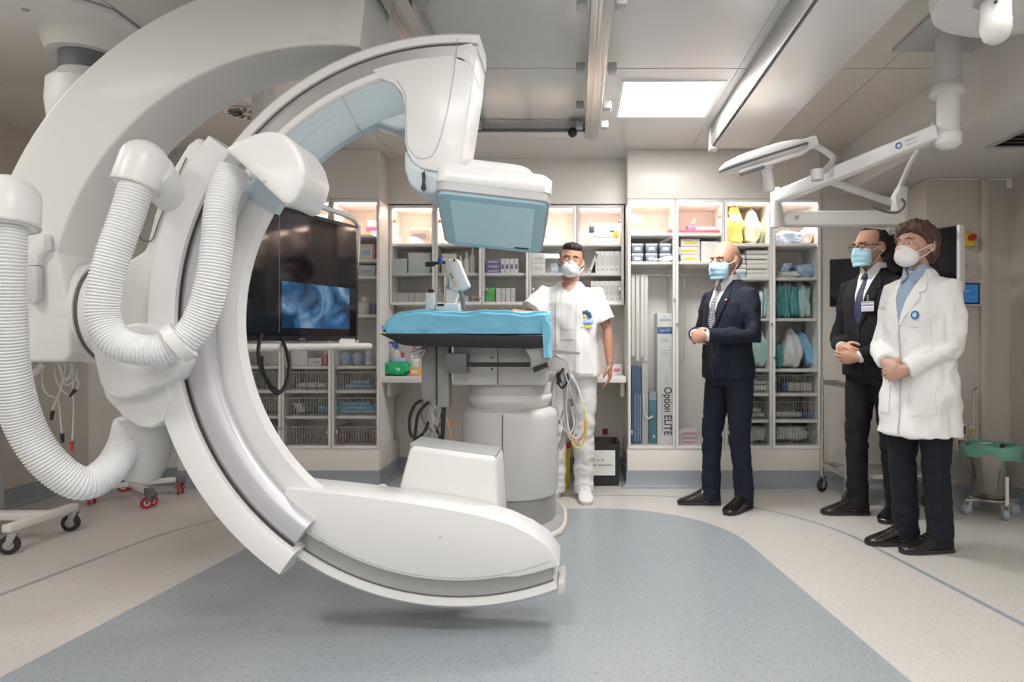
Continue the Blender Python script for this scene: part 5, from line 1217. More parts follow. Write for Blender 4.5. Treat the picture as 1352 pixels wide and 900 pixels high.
b = MB(); b.cyl((sx, sy_, .09), (sx, sy_, .75), .02, 20); b.build('pole', 'lgrey', st)
for ex, ey in ((xf(197, 4.5), 4.50), (xf(236, 4.9), 4.92), (xf(118, 4.58), 4.60), (-3.3, 5.0)):
    d = Vector((ex-sx, ey-sy_, 0)); L = d.length; an = math.atan2(d.y, d.x)
    q = Matrix.Translation((sx, sy_, .10)) @ Matrix.Rotation(an, 4, 'Z')
    b = MB(); b.box(0, L+.03, -.018, .018, -.012, .022, q); b.build('foot', 'shelf', st, bevel=.005)
    q2 = MB(); q2.box(L-.03, L+.035, -.024, .024, -.02, .028, q); q2.build('foot_end', 'dgrey', st, bevel=.004)
    for s_ in (-1, 1): caster(ex - d.y/L*.025*s_*0, ey + .028*s_, .038, st, an+PI/2, 'red', 'dgrey', .088, w=.016, hub='shelf')
# cables dangling below the arm hub
for pts, r_, e_ in (([(88, 478), (84, 500), (78, 520), (70, 538), (69, 545)], .004, 'black'), ([(56, 480), (56, 505), (62, 520), (76, 528), (80, 555), (82, 575)], .003, 'black'),
    ([(98, 480), (96, 505), (97, 540), (96, 570), (95, 585)], .003, 'red'), ([(92, 479), (100, 495), (104, 508), (98, 516)], .003, 'black'),
    ([(72, 479), (74, 500), (82, 515), (96, 525)], .003, None), ([(78, 479), (84, 496), (90, 500), (96, 488), (95, 479)], .007, None), ([(58, 479), (48, 490), (36, 494), (20, 490), (5, 482)], .014, None),
    ([(84, 479), (80, 492), (88, 508), (100, 500), (102, 486)], .003, None)):
    P_ = [P(x, y, 2.85) for x, y in pts]
    q = cable([p for p in P_], r_, 'lgrey', arm)
    if e_:
        d = (P_[-1]-P_[-2]).normalized()
        b = MB(); b.cyl(P_[-1]-d*.01, P_[-1]+d*.03, .009, 10, .006); b.build('plug', e_, q)
# ---------------------------------------------------------------- people
from mathutils.bvhtree import BVHTree
from mathutils import noise as mnoise
def fuse(mb, name, m, parent, voxel=.007, sm=4, amp=0.0, freq=12, stretch=(1, 1, 1), ampf=None, wrinkle=None):
    """one continuous skin round overlapping closed shapes"""
    bmesh.ops.recalc_face_normals(mb.bm, faces=mb.bm.faces)
    me = bpy.data.meshes.new('t'); mb.bm.to_mesh(me); mb.bm.free()
    to = bpy.data.objects.new('t', me); C.objects.link(to)
    r = to.modifiers.new('r', 'REMESH'); r.mode = 'VOXEL'; r.voxel_size = voxel
    s = to.modifiers.new('s', 'SMOOTH'); s.factor = .5; s.iterations = sm
    dg = bpy.context.evaluated_depsgraph_get(); dg.update()
    out = bpy.data.meshes.new_from_object(to.evaluated_get(dg)); bpy.data.objects.remove(to); bpy.data.meshes.remove(me)
    out.name = name
    if amp:
        nr = [v.normal.copy() for v in out.vertices]
        for v, n in zip(out.vertices, nr):
            p = v.co; a = amp * (ampf(p) if ampf else 1)
            if abs(a) < 1e-5: continue
            q = Vector((p.x*freq*stretch[0], p.y*freq*stretch[1], p.z*freq*stretch[2]))
            w = mnoise.noise(q) + .5*mnoise.noise(q*2.1) - .25*abs(mnoise.noise(q*1.3+Vector((7, 3, 1))))*2
            v.co = p + n*(w*a)
    for f in out.polygons: f.use_smooth = True
    return link(name, out, m, parent)
def bvh_of(o):
    me = o.data; return BVHTree.FromPolygons([v.co[:] for v in me.vertices], [p.vertices[:] for p in me.polygons])
def patch(name, poly, bvh, off, thick, m, parent, step=.018, side=-1, dist=2.0):
    """cloth piece outlined in the XZ plane and laid on the surface met along Y"""
    bm = bmesh.new(); vs = [bm.verts.new((x, 0, z)) for x, z in poly]; bm.faces.new(vs)
    xs = [p[0] for p in poly]; zs = [p[1] for p in poly]
    k = math.floor(min(xs)/step)+1
    while k*step < max(xs):
        bmesh.ops.bisect_plane(bm, geom=bm.verts[:]+bm.edges[:]+bm.faces[:], plane_co=(k*step, 0, 0), plane_no=(1, 0, 0)); k += 1
    k = math.floor(min(zs)/step)+1
    while k*step < max(zs):
        bmesh.ops.bisect_plane(bm, geom=bm.verts[:]+bm.edges[:]+bm.faces[:], plane_co=(0, 0, k*step), plane_no=(0, 0, 1)); k += 1
    last = -.12
    for v in bm.verts:
        h = bvh.ray_cast(Vector((v.co.x, side*dist, v.co.z)), Vector((0, -side, 0)))
        if h[0] is not None: last = h[0].y
        v.co.y = last + side*off
    r = bmesh.ops.extrude_face_region(bm, geom=bm.faces[:])
    for e in r['geom']:
        if isinstance(e, bmesh.types.BMVert): e.co.y += side*thick
    bmesh.ops.recalc_face_normals(bm, faces=bm.faces)
    for f in bm.faces: f.smooth = True
    for e in bm.edges:
        if len(e.link_faces) == 2 and e.calc_face_angle(0) > .7: e.smooth = False
    me = bpy.data.meshes.new(name); bm.to_mesh(me); bm.free(); return link(name, me, m, parent)
def se(hx, hy, z, cx=0, cy=0, e=2.3, n=36): return ring(cx, cy, hx, hy, z, n, e)
def hand(b, W, d, n, side, curl=(.5, .6, .5), spread=.02, s=1.0, thumb_in=.5):
    """W wrist, d direction of the fingers, n the way the palm faces; side +1 puts the thumb on cross(d, n)"""
    W = Vector(W); d = Vector(d).normalized(); n = Vector(n); n = (n - d*n.dot(d)).normalized(); x = d.cross(n).normalized()*side
    def ellip(c, rx, rn): return [c + x*math.cos(t)*rx + n*math.sin(t)*rn for t in [2*PI*i/14 for i in range(14)]]
    b.loft([ellip(W - d*.03*s, .026*s, .020*s), ellip(W, .027*s, .019*s), ellip(W+d*.025*s, .034*s, .017*s), ellip(W+d*.055*s, .041*s, .015*s), ellip(W+d*.085*s, .040*s, .013*s), ellip(W+d*.094*s, .034*s, .009*s)])
    L = ((.030, .024, .020), (.034, .027, .021), (.031, .025, .020), (.024, .019, .017))
    for i, ln in enumerate(L):
        o = (1.5-i)*.0195*s
        p = W + d*(.082-.004*abs(i-1.2))*s + x*o; a = 0; pts = [p - d*.02*s, p]
        fd = (d + x*(1.5-i)*spread).normalized()
        for j, l in enumerate(ln):
            a += curl[j]*(1+.08*i)
            p = p + (fd*math.cos(a) + n*math.sin(a))*l*1.12*s; pts.append(p)
        b.tube(pts, [q*s for q in (.0085, .0092, .0086, .0078, .0062)], 10)
        b.ball(pts[-1], .0062*s, 8)
    t0 = W + d*.018*s + x*.022*s
    t1 = t0 + (d*.6 + x*.75 + n*.35).normalized()*.036*s
    t2 = t1 + (d*.85 + x*(.35-thumb_in*.5) + n*.45).normalized()*.032*s
    t3 = t2 + (d*.9 - x*thumb_in*.5 + n*.4).normalized()*.024*s
    b.tube([t0, t1, t2, t3], [.013*s, .0115*s, .0098*s, .0075*s], 10); b.ball(t3, .0075*s, 8)
def person(label, H, loc, rz, head=(0, 0, 0), arms=None, feet=None, skin='skin', hairm='hair_dark', style='suit', sc_=1.0, hands=None):
    t = thing('person', label, 'person')
    S = H/1.75; k = lambda v: v*S
    sh = .795*H; hipz = .52*H; cr = .465*H
    NK = Vector((0, .012, .845*H))
    Hm = Matrix.Translation(NK) @ Euler((math.radians(head[0]), math.radians(head[1]), math.radians(head[2]))).to_matrix().to_4x4() @ Matrix.Translation(-NK)
    TP = Vector((0, 0, H)); Hm = Matrix.Translation((0, -.028, 0)) @ Hm @ Matrix.Translation(TP) @ Matrix.Scale(1.09, 4) @ Matrix.Translation(-TP)
    female = style == 'coat'
    sw = (.148 if female else .170)*S
    # --- body
    b = MB()
    hb_ = MB()
    zc = H
    hb_.ball((0, .018, zc-.098), (.076, .096, .098), 28)
    hb_.ball((0, -.012, zc-.118), (.070, .080, .085), 24)
    hb_.ball((0, -.030, zc-.160), (.058, .062, .062), 24)
    hb_.ball((0, -.052, zc-.198), (.034, .034, .026), 18)
    hb_.ball((0, -.030, zc-.185), (.050, .055, .032), 18)
    hb_.ball((0, -.083, zc-.098), (.050, .016, .012), 16)
    for s_ in (-1, 1):
        hb_.ball((s_*.036, -.066, zc-.145), (.024, .024, .022), 14)
        hb_.ball((s_*.077, .012, zc-.128), (.009, .020, .032), 14, Euler((.15, 0, s_*-.35)).to_matrix())
        hb_.ball((s_*.031, -.080, zc-.121), (.015, .012, .008), 12)
    hb_.tube([(0, -.090, zc-.108), (0, -.104, zc-.130), (0, -.114, zc-.150), (0, -.104, zc-.158)], [.008, .010, .014, .009], 12)
    hb_.tube([(-.022, -.086, zc-.182), (0, -.093, zc-.180), (.022, -.086, zc-.182)], [.005, .008, .005], 8)
    hb_.bm.transform(Hm)
    tmp = bpy.data.meshes.new('t'); hb_.bm.to_mesh(tmp); b.bm.from_mesh(tmp); bpy.data.meshes.remove(tmp)
    hc = Hm @ Vector((0, .01, zc-.16))
    nr = .050 if female else .058
    b.tube([(0, .02, .80*H), (0, .015, .835*H), (hc.x*.6, hc.y*.5+.006, .87*H), hc], [nr*1.25, nr*1.05, nr*.95, nr*.9], 20)
    b.loft([se(k(.15), k(.10), cr+.02), se(k(.155), k(.105), hipz), se(k(.135), k(.095), .60*H), se(k(.145), k(.10), .72*H), se(k(.125), k(.08), .785*H), se(k(.07), k(.058), .825*H)])
    arms_ = arms or {}
    J = {}
    for s_ in (-1, 1):
        SH = Vector((s_*sw, .012, sh)); EL = Vector(arms_[s_][0]); WR = Vector(arms_[s_][1]); J[s_] = (SH, EL, WR)
        b.tube([SH + Vector((-s_*.05, 0, 0)), SH, SH.lerp(EL, .5), EL, EL.lerp(WR, .3), WR], [k(.034), k(.040), k(.038), k(.034), k(.035), (.024*S)], 16)
        hd_ = arms_[s_][2]
        hand(b, WR, hd_['d'], hd_['n'], hd_.get('side', s_), hd_.get('curl', (.35, .5, .4)), s=hd_.get('s', S*(.93 if female else 1.0)), thumb_in=hd_.get('ti', .5), spread=hd_.get('spread', .05))
    F_ = feet
    LG = {}
    for s_ in (-1, 1):
        HP = Vector((s_*k(.085), .01, hipz)); AN = Vector((F_[s_][0], F_[s_][1], k(.085))); KN = HP.lerp(AN, .52) + Vector((s_*.008, -.025, 0)); LG[s_] = (HP, KN, AN)
        b.tube([HP, HP.lerp(KN, .4), KN, KN.lerp(AN, .35), AN], [k(.075), k(.068), k(.048), k(.046), k(.034)], 16)
        b.ball(AN + Vector((0, -.02, -.045)), (k(.03), k(.05), k(.025)), 12)
    fuse(b, 'body', skin, t, .0045, 3)
    # --- eyes, brows
    for s_ in (-1, 1):
        e_ = MB().ball((s_*.031, -.0865, zc-.121), (.0105, .0070, .0058), 14); e_.bm.transform(Hm); eo = e_.build('eye', 'eye_white', t)
        e_ = MB().ball((s_*.031+head[2]*0, -.0925, zc-.121), (.0046, .0024, .0050), 12); e_.bm.transform(Hm); e_.build('iris', 'black', eo)
        e_ = MB(); e_.tube([(s_*.014, -.0975, zc-.101), (s_*.030, -.0965, zc-.098), (s_*.047, -.086, zc-.105)], [.0025, .0032, .0015], 8); e_.bm.transform(Hm); e_.build('eyebrow', hairm if hairm != 'hair_grey' else 'hair_greydark', t)
    # --- trousers
    tm = {'suit': 'suit_navy', 'suit2': 'suit_black', 'scrub': 'scrub_white', 'coat': 'trouser_navy'}[style]
    b = MB()
    b.loft([se(k(.13), k(.10), cr-.01), se(k(.172), k(.122), cr+.05), se(k(.170), k(.122), hipz), se(k(.150), k(.11), .60*H)])
    wd = {'scrub': 1.12, 'coat': 1.06}.get(style, 1.0)
    for s_ in (-1, 1):
        HP, KN, AN = LG[s_]
        b.tube([HP + Vector((0, 0, .03)), HP.lerp(KN, .35), KN, KN.lerp(AN, .5), AN + Vector((0, .0, .015)), AN + Vector((0, -.006, -.055))], [k(.094)*wd, k(.090)*wd, k(.070)*wd, k(.063)*wd, (k(.062)*wd, k(.066)*wd), (k(.062)*wd, k(.068)*wd)], 24)
    fuse(b, 'trousers', tm, t, .008, 3, amp=.010 if style == 'scrub' else .006, freq=9, stretch=(1, 1, 1.5), ampf=lambda p: 1.4 if p.z < .3 or abs(p.z-.5*H*.55) < .12 else .6)
    # --- shoes
    shm = 'shoe_white' if style == 'scrub' else 'shoe_black'
    for s_ in (-1, 1):
        AN = LG[s_][2]; yaw = F_[s_][2]
        q = Matrix.Translation((AN.x, AN.y, 0)) @ Matrix.Rotation(yaw, 4, 'Z') @ Matrix.Translation((0, -.022, 0))
        R_ = []
        for y, w_, h_, zb in ((.085, .026, .070, .010), (.075, .037, .095, .010), (.03, .042, .105, .010), (-.02, .043, .110, .010), (-.055, .044, .098, .010), (-.085, .047, .078, .010), (-.12, .051, .062, .010), (-.155, .050, .048, .012), (-.19, .036, .034, .014), (-.203, .018, .024, .018)):
            R_.append([q @ Vector((k(w_)*math.copysign(abs(math.cos(a))**.8, math.cos(a)), k(y), zb + (h_-zb)*(.5+.5*math.sin(a)) if math.sin(a) > 0 else zb+(h_-zb)*.5*(1-abs(math.sin(a))**.5))) for a in [2*PI*i/20 for i in range(20)]])
        b = MB(); b.loft(R_); sh_ = b.build('shoe', shm, t, sharp=80)
        b = MB(); outl = [(k(x)*.86, k(y)*.975) for x, y in ((-.040, .088), (-.046, .0), (-.050, -.06), (-.055, -.12), (-.045, -.18), (-.022, -.206), (.022, -.206), (.045, -.18), (.055, -.12), (.050, -.06), (.046, .0), (.040, .088))]
        b.prism([q @ Vector((x, y, .001)) for x, y in outl], (0, 0, .020)); b.build('sole', 'sole_cream' if style == 'scrub' else 'rubber', sh_, bevel=.003)
        b = MB()
        for i in range(3): b.tube([q @ Vector((k(-.020), k(-.045-.02*i), k(.100-.012*i))), q @ Vector((0, k(-.052-.02*i), k(.106-.013*i))), q @ Vector((k(.020), k(-.045-.02*i), k(.100-.012*i)))], .0025, 6)
        b.build('laces', 'shoe_white' if style == 'scrub' else 'rubber', sh_)
    # --- upper clothing
    def sleeve(b, r, end=1.0, puff=1.0):
        for s_ in (-1, 1):
            SH, EL, WR = J[s_]
            pts = [SH + Vector((-s_*.06, 0, .0)), SH + Vector((s_*.002, 0, -.002)), SH.lerp(EL, .45), EL + (EL-SH.lerp(WR, .5)).normalized()*.006]
            rr_ = [r*.85, r*.98, r*.98, r*.90]
            if end > .5:
                pts += [EL.lerp(WR, .5), EL.lerp(WR, end)]; rr_ += [r*.82, r*.68]
            else: pts = pts[:2] + [SH.lerp(EL, .4), SH.lerp(EL, .78)]; rr_ = [r*.95, r*1.15, r*1.2, r*1.28]
            b.tube(pts, rr_, 22)
    tw = S
    foldf = lambda p: 1.6 if (abs(p.x) > sw and p.z < sh-.1) else .8
    if style in ('suit', 'suit2'):
        hem = .485*H; jm = tm
        b = MB(); b.loft([se(k(.190), k(.140), hem, cy=-.005), se(k(.186), k(.140), .54*H, cy=-.005), se(k(.168), k(.138), .615*H, cy=-.012), se(k(.180), k(.142), .71*H, cy=-.006), se(k(.190), k(.128), .765*H), se(k(.165), k(.104), .802*H, cy=.01), se(k(.115), k(.084), .830*H, cy=.014), se(k(.072), k(.068), .856*H, cy=.018)])
        sleeve(b, .066*S, .93)
        jk = fuse(b, 'jacket', jm, t, .007, 7, amp=.011, freq=9, stretch=(1, 1, .8), ampf=foldf)
        bv = bvh_of(jk)
        z1, z0 = .835*H, .655*H
        patch('shirt_front', [(-k(.062), z1), (-k(.050), z1-.06), (0, z0+.005), (k(.050), z1-.06), (k(.062), z1), (0, z1+.012)], bv, .001, .004, 'shirt_white', t)
        z2 = z1+.0
        patch('tie', [(-.018, z2-.005), (-.013, z2-.042), (-.028, z0+.07), (0, z0+.01), (.028, z0+.07), (.013, z2-.042), (.018, z2-.005)], bv, .0055, .006, 'tie_check' if style == 'suit' else 'tie_blue', t)
        b = MB(); b.bm = bmesh.new(); b.ball((0, bv.ray_cast(Vector((0, -2, z2-.03)), Vector((0, 1, 0)))[0].y-.012, z2-.022), (.021, .013, .020), 12); b.build('tie_knot', 'tie_check' if style == 'suit' else 'tie_blue', t)
        for s_ in (-1, 1):
            patch('lapel', [(s_*k(.066), z1+.010), (s_*k(.098), z1-.035), (s_*k(.112), z1-.10), (s_*k(.084), z1-.105), (s_*k(.100), z1-.13), (s_*.012, z0-.01), (s_*.0, z0-.004), (s_*k(.046), z1-.07)], bv, .004, .005, jm, t)
            patch('pocket_flap', [(s_*k(.065), hem+.155), (s_*k(.155), hem+.165), (s_*k(.155), hem+.125), (s_*k(.065), hem+.115)], bv, .0015, .003, jm, t)
        patch('front_edge', [(-.004, z0), (.002, z0), (.006, hem+.06), (.02, hem+.008), (.014, hem+.008), (-.001, hem+.06)], bv, .001, .004, 'rubber', t)
        for i in range(2):
            h = bv.ray_cast(Vector((-.012, -2, z0-.03-.1*i)), Vector((0, 1, 0)))[0]; MB().cyl(h, h-Vector((0, .005, 0)), .009, 14).build('button', 'rubber', t)
        # collar of the shirt round the neck
        for s_ in (-1, 1):
            b = MB(); b.prism([(s_*.004, -.080*S, .842*H), (s_*.056, -.058*S, .868*H), (s_*.066, -.02, .866*H), (s_*.062, -.050*S, .835*H), (s_*.032, -.098*S, .815*H)], (0, .006, 0)); b.build('shirt_collar', 'shirt_white', t, bevel=.001)
        b = MB(); b.loft([se(.064*S, .062*S, .838*H, cy=.012), se(.060*S, .060*S, .872*H, cy=.010)], cap=False); cl = b.build('collar_band', 'shirt_white', t); md = cl.modifiers.new('s', 'SOLIDIFY'); md.thickness = .004
        for s_ in (-1, 1):
            SH, EL, WR = J[s_]; d = (WR-EL).normalized()
            MB().tube([WR-d*.035, WR-d*.004], .034*S, 18).build('shirt_cuff', 'shirt_white', t)
    elif style == 'coat':
        hem = .35*H
        b = MB(); b.loft([se(k(.212), k(.162), hem, cy=-.0), se(k(.206), k(.160), .45*H), se(k(.198), k(.157), .53*H), se(k(.182), k(.145), .62*H, cy=-.005), se(k(.188), k(.148), .71*H, cy=-.008), se(k(.172), k(.125), .765*H), se(k(.148), k(.102), .798*H, cy=.01), se(k(.10), k(.080), .828*H, cy=.014), se(k(.062), k(.058), .856*H, cy=.018)])
        sleeve(b, .074*S, .96)
        jk = fuse(b, 'white_coat', 'coat_white', t, .007, 7, amp=.019, freq=8, stretch=(1.1, 1.1, .6), ampf=foldf)
        bv = bvh_of(jk); z1, z0 = .835*H, .68*H
        patch('blouse', [(-.058, z1), (-.045, z1-.06), (0, z0+.02), (.045, z1-.06), (.058, z1), (0, z1+.012)], bv, .001, .004, 'blouse_blue', t)
        for s_ in (-1, 1):
            patch('lapel', [(s_*.058, z1+.012), (s_*.088, z1-.03), (s_*.104, z1-.095), (s_*.078, z1-.10), (s_*.092, z1-.125), (s_*.010, z0), (0, z0+.004), (s_*.042, z1-.07)], bv, .003, .006, 'coat_white', t)
            b = MB(); b.prism([(s_*.006, -.085*S, .828*H), (s_*.046, -.060*S, .862*H), (s_*.060, -.02, .862*H), (s_*.060, -.055*S, .828*H), (s_*.038, -.100*S, .806*H)], (0, .007, 0)); b.build('blouse_collar', 'blouse_blue', t, bevel=.001)
            patch('pocket', [(s_*k(.06), .50*H), (s_*k(.17), .505*H), (s_*k(.17), .42*H), (s_*k(.06), .415*H)], bv, .001, .004, 'coat_white', t)
        b = MB(); b.loft([se(.058*S, .056*S, .832*H, cy=.012), se(.055*S, .055*S, .858*H, cy=.010)], cap=False); cl = b.build('collar_band', 'blouse_blue', t); md = cl.modifiers.new('s', 'SOLIDIFY'); md.thickness = .004
        patch('breast_pocket', [(k(.045), .735*H), (k(.135), .735*H), (k(.132), .675*H), (k(.05), .675*H)], bv, .001, .0035, 'coat_white', t)
        patch('front_edge', [(-.002, z0), (.002, z0), (.004, hem+.01), (.0, hem+.01)], bv, .0008, .004, 'shade_grey', t)
        for i in range(4):
            h = bv.ray_cast(Vector((-.014, -2, z0-.05-.12*i)), Vector((0, 1, 0)))[0]; MB().cyl(h, h-Vector((0, .005, 0)), .008, 14).build('button', 'coat_white', t)
    else:
        hem = .475*H
        b = MB(); b.loft([se(k(.215), k(.150), hem, cy=-.005), se(k(.205), k(.145), .54*H, cy=-.005), se(k(.195), k(.138), .62*H, cy=-.005), se(k(.205), k(.142), .71*H), se(k(.192), k(.130), .765*H), se(k(.165), k(.104), .80*H, cy=.01), se(k(.115), k(.084), .83*H, cy=.014), se(k(.078), k(.070), .853*H, cy=.018)])
        sleeve(b, .066*S, .3)
        jk = fuse(b, 'scrub_jacket', 'coat_white', t, .007, 7, amp=.014, freq=9, stretch=(1.3, 1, .5), ampf=lambda p: 1)
        bv = bvh_of(jk); z1, z0 = .838*H, .50*H
        patch('undershirt', [(-.052, z1-.004), (-.040, z1-.028), (0, z1-.048), (.040, z1-.028), (.052, z1-.004), (.060, z1-.15), (.058, z0), (-.058, z0), (-.060, z1-.15)], bv, .0008, .003, 'tee_white', t)
        patch('bare_neckline', [(-.050, z1+.016), (0, z1+.022), (.050, z1+.016), (.046, z1-.012), (.030, z1-.036), (0, z1-.058), (-.030, z1-.036), (-.046, z1-.012)], bv, .003, .003, skin, t)
        for s_ in (-1, 1):
            patch('placket', [(s_*.052, z1+.012), (s_*.084, z1-.03), (s_*.082, z0-.01), (s_*.056, z0-.01), (s_*.060, z1-.10)], bv, .002, .005, 'coat_white', t)
        patch('breast_pocket', [(k(.085), .74*H), (k(.165), .74*H), (k(.165), .67*H), (k(.09), .67*H)], bv, .001, .0035, 'coat_white', t)
        patch('waistband', [(-k(.17), hem+.03), (k(.17), hem+.03), (k(.17), hem+.012), (-k(.17), hem+.012)], bv, .0008, .002, 'shade_grey', t)
        for z in (.66*H, .62*H, .58*H): patch('shirt_fold', [(-.05, z+.004), (.05, z+.0), (.05, z+.004), (-.05, z+.008)], bv, .004, .002, 'tee_white', t)
    t['_bv'] = 0; del t['_bv']
    return t, Hm, bv, J, zc
def place(t, x, y, rz): t.location = (x, y, 0); t.rotation_euler = (0, 0, math.radians(rz))
for n_, c_, r_, kw in (('skin', (.54, .30, .21), .5, dict(sss=.12)), ('skin_tan', (.44, .23, .15), .5, dict(sss=.12)), ('skin_light', (.55, .33, .24), .5, dict(sss=.12)), ('hair_dark', (.018, .013, .012), .55, dict(bump=.6, bscale=120)), ('hair_black', (.022, .016, .014), .5, dict(bump=.6, bscale=120)),
    ('hair_brown', (.085, .045, .028), .5, dict(bump=.7, bscale=90, var=.35, scale=40)), ('hair_grey', (.22, .19, .17), .6, dict(bump=.5, bscale=150)), ('hair_greydark', (.12, .09, .075), .6, {}), ('eye_white', (.75, .72, .69), .2, {}),
    ('suit_navy', (.0035, .0072, .022), .85, dict(bump=.15, bscale=200)), ('suit_black', (.0035, .004, .007), .85, dict(bump=.15, bscale=200)), ('trouser_navy', (.003, .005, .012), .85, dict(bump=.1)), ('coat_white', (.82, .81, .80), .75, dict(bump=.1, bscale=150)),
    ('scrub_white', (.80, .79, .78), .75, dict(bump=.15, bscale=60)), ('tee_white', (.68, .65, .64), .8, {}), ('shirt_white', (.80, .80, .81), .7, {}), ('blouse_blue', (.30, .40, .54), .7, {}), ('shoe_black', (.010, .008, .008), .22, {}), ('shoe_white', (.80, .80, .79), .4, {}), ('sole_cream', (.70, .66, .60), .6, {}),
    ('tie_blue', (.025, .035, .09), .6, {}), ('mask_blue', (.42, .68, .80), .7, dict(bump=.1)), ('mask_white', (.84, .84, .84), .7, {}), ('shade_grey', (.50, .49, .48), .7, {})):
    M[n_] = mat(n_, c_, r_, **kw)
def tie_mat():
    m, nt, b = new_mat('check_tie'); tc = nt.nodes.new('ShaderNodeTexCoord'); ck = nt.nodes.new('ShaderNodeTexChecker'); ck.inputs['Scale'].default_value = 110
    mp = nt.nodes.new('ShaderNodeMapping'); mp.inputs['Rotation'].default_value = (0, .78, 0); nt.links.new(tc.outputs['Object'], mp.inputs[0]); nt.links.new(mp.outputs[0], ck.inputs['Vector'])
    ck.inputs['Color1'].default_value = (.03, .035, .07, 1); ck.inputs['Color2'].default_value = (.45, .43, .45, 1)
    nt.links.new(ck.outputs['Color'], b.inputs['Base Color']); b.inputs['Roughness'].default_value = .6; return m
M['tie_check'] = tie_mat()
def xfb(b, Hm): b.bm.transform(Hm); return b
def surgical_mask(t, Hm, zc, m='mask_blue'):
    rings = []
    for i in range(13):
        v = i/12; z = zc-.139 - .092*v
        wv = .064 + .006*math.sin(v*PI) - .012*v; dp = .030*math.sin(min(1, v*1.15+.12)*PI*.62+.2) + .003*math.sin(v*PI*7)
        r_ = []
        for j in range(17):
            a = (j/16-.5)*PI*.92
            r_.append(Vector((math.sin(a)*wv*1.05, -.050 - math.cos(a)*(.034+dp) - (.024*math.exp(-(a/.30)**2)*math.exp(-((v-.15)/.4)**2)) + .015*v*0, z + (.012*(1-v)*math.exp(-(a/.5)**2)) - .010*v*math.cos(a)*0)))
        rings.append(r_)
    bm = bmesh.new(); R_ = [[bm.verts.new(p) for p in r] for r in rings]
    for i in range(12):
        for j in range(16): bm.faces.new([R_[i][j], R_[i][j+1], R_[i+1][j+1], R_[i+1][j]])
    bm.transform(Hm)
    for f in bm.faces: f.smooth = True
    me = bpy.data.meshes.new('face_mask'); bm.to_mesh(me); bm.free(); o = link('face_mask', me, m, t); md = o.modifiers.new('s', 'SOLIDIFY'); md.thickness = .003
    for s_ in (-1, 1):
        for zt, ze in ((zc-.146, zc-.116), (zc-.220, zc-.150)):
            b = MB(); b.tube([(s_*.063, -.048, zt), (s_*.073, -.015, (zt+ze)/2), (s_*.082, .008, ze)], .0016, 6); xfb(b, Hm).build('ear_loop', 'shirt_white', o)
def dome_mask(t, Hm, zc):
    b = MB(); b.ball((0, -.066, zc-.180), (.058, .054, .052), 28); b.ball((0, -.094, zc-.150), (.020, .032, .026), 16); b.ball((0, -.083, zc-.184), (.038, .050, .044), 20)
    b.bm.transform(Hm); o = fuse(b, 'respirator_mask', 'mask_white', t, .005, 4)
    b = MB(); b.tube([(0, -.122, zc-.138), (0, -.1335, zc-.172), (0, -.1310, zc-.203), (0, -.105, zc-.228)], .0014, 6); xfb(b, Hm).build('mask_seam', 'shirt_white', o)
    for s_ in (-1, 1):
        for zt, ze in ((zc-.162, zc-.116), (zc-.200, zc-.150)):
            b = MB(); b.tube([(s_*.055, -.062, zt), (s_*.072, -.02, (zt+ze)/2), (s_*.083, .008, ze)], .0022, 6); xfb(b, Hm).build('ear_loop', 'shirt_white', o)
def hair(t, Hm, zc, m, kind):
    b = MB()
    if kind == 'short':
        b.ball((0, .030, zc-.088), (.080, .092, .096), 28); b.ball((0, -.010, zc-.033), (.066, .074, .038), 24)
    elif kind == 'receding':
        b.ball((0, .036, zc-.098), (.084, .088, .098), 28); b.ball((0, .020, zc-.05), (.060, .075, .052), 24)
    elif kind == 'fringe':       # bald on top, short grey round the sides
        b.ball((0, .044, zc-.120), (.0825, .076, .066), 28)
    else:                         # chin-length bob
        b.ball((0, .034, zc-.090), (.084, .092, .094), 28); b.ball((0, .058, zc-.150), (.074, .062, .070), 24)
        for s_ in (-1, 1):
            b.ball((s_*.072, .040, zc-.125), (.018, .036, .055), 18); b.tube([(s_*.0, -.058, zc-.022), (s_*.045, -.062, zc-.045), (s_*.074, -.035, zc-.085), (s_*.080, -.008, zc-.12)], [.022, .022, .018, .014], 12)
        b.ball((0, -.004, zc-.055), (.077, .080, .060), 24)
        b.tube([(.05, -.066, zc-.060), (.0, -.078, zc-.040), (-.05, -.066, zc-.060)], .018, 12)
    b.bm.transform(Hm)
    st_ = {'bob': .012, 'short': .007}.get(kind, .003)
    fuse(b, 'hair', m, t, .005, 2, amp=st_, freq=26, stretch=(1.6, 1.6, .5))
# man in navy suit
x1p, y1p = xf(958, 4.52), 4.52
cl = lambda zh, reach, s=1: {   # clasped hands in front of the belly
    1: ((.245, -.03, zh+.0), (.060, -.215-reach, zh), dict(d=(-1, -.25, -.12), n=(.10, 1, -.15), side=-1, curl=(.35, .5, .4), ti=.2)),
    -1: ((-.245, -.03, zh+.0), (-.055, -.200-reach, zh+.01), dict(d=(1, -.35, -.20), n=(-.25, 1, -.2), side=1, curl=(.5, .7, .5), ti=.2))}
A = cl(1.135, .045)
p1, Hm, bv, J, zc = person('bald man in a navy suit and pale blue mask, hands clasped', 1.76, None, 0, (4, 0, 10), A, {1: (.10, .04, .25), -1: (-.115, -.05, -.6)}, 'skin', 'hair_grey', 'suit')
hair(p1, Hm, zc, 'hair_grey', 'fringe'); surgical_mask(p1, Hm, zc)
h = bv.ray_cast(Vector((.098, -2, .775*1.76)), Vector((0, 1, 0)))[0]
q = MB(); q.cbox(h-Vector((0, .012, 0)), (.022, .003, .012)); pn = q.build('lapel_pin', 'c_red', p1); q = MB(); q.cbox(h-Vector((0, .0135, -.003)), (.020, .002, .006)); q.build('enamel', 'shirt_white', pn)
place(p1, xf(962, 4.52), y1p, -58)
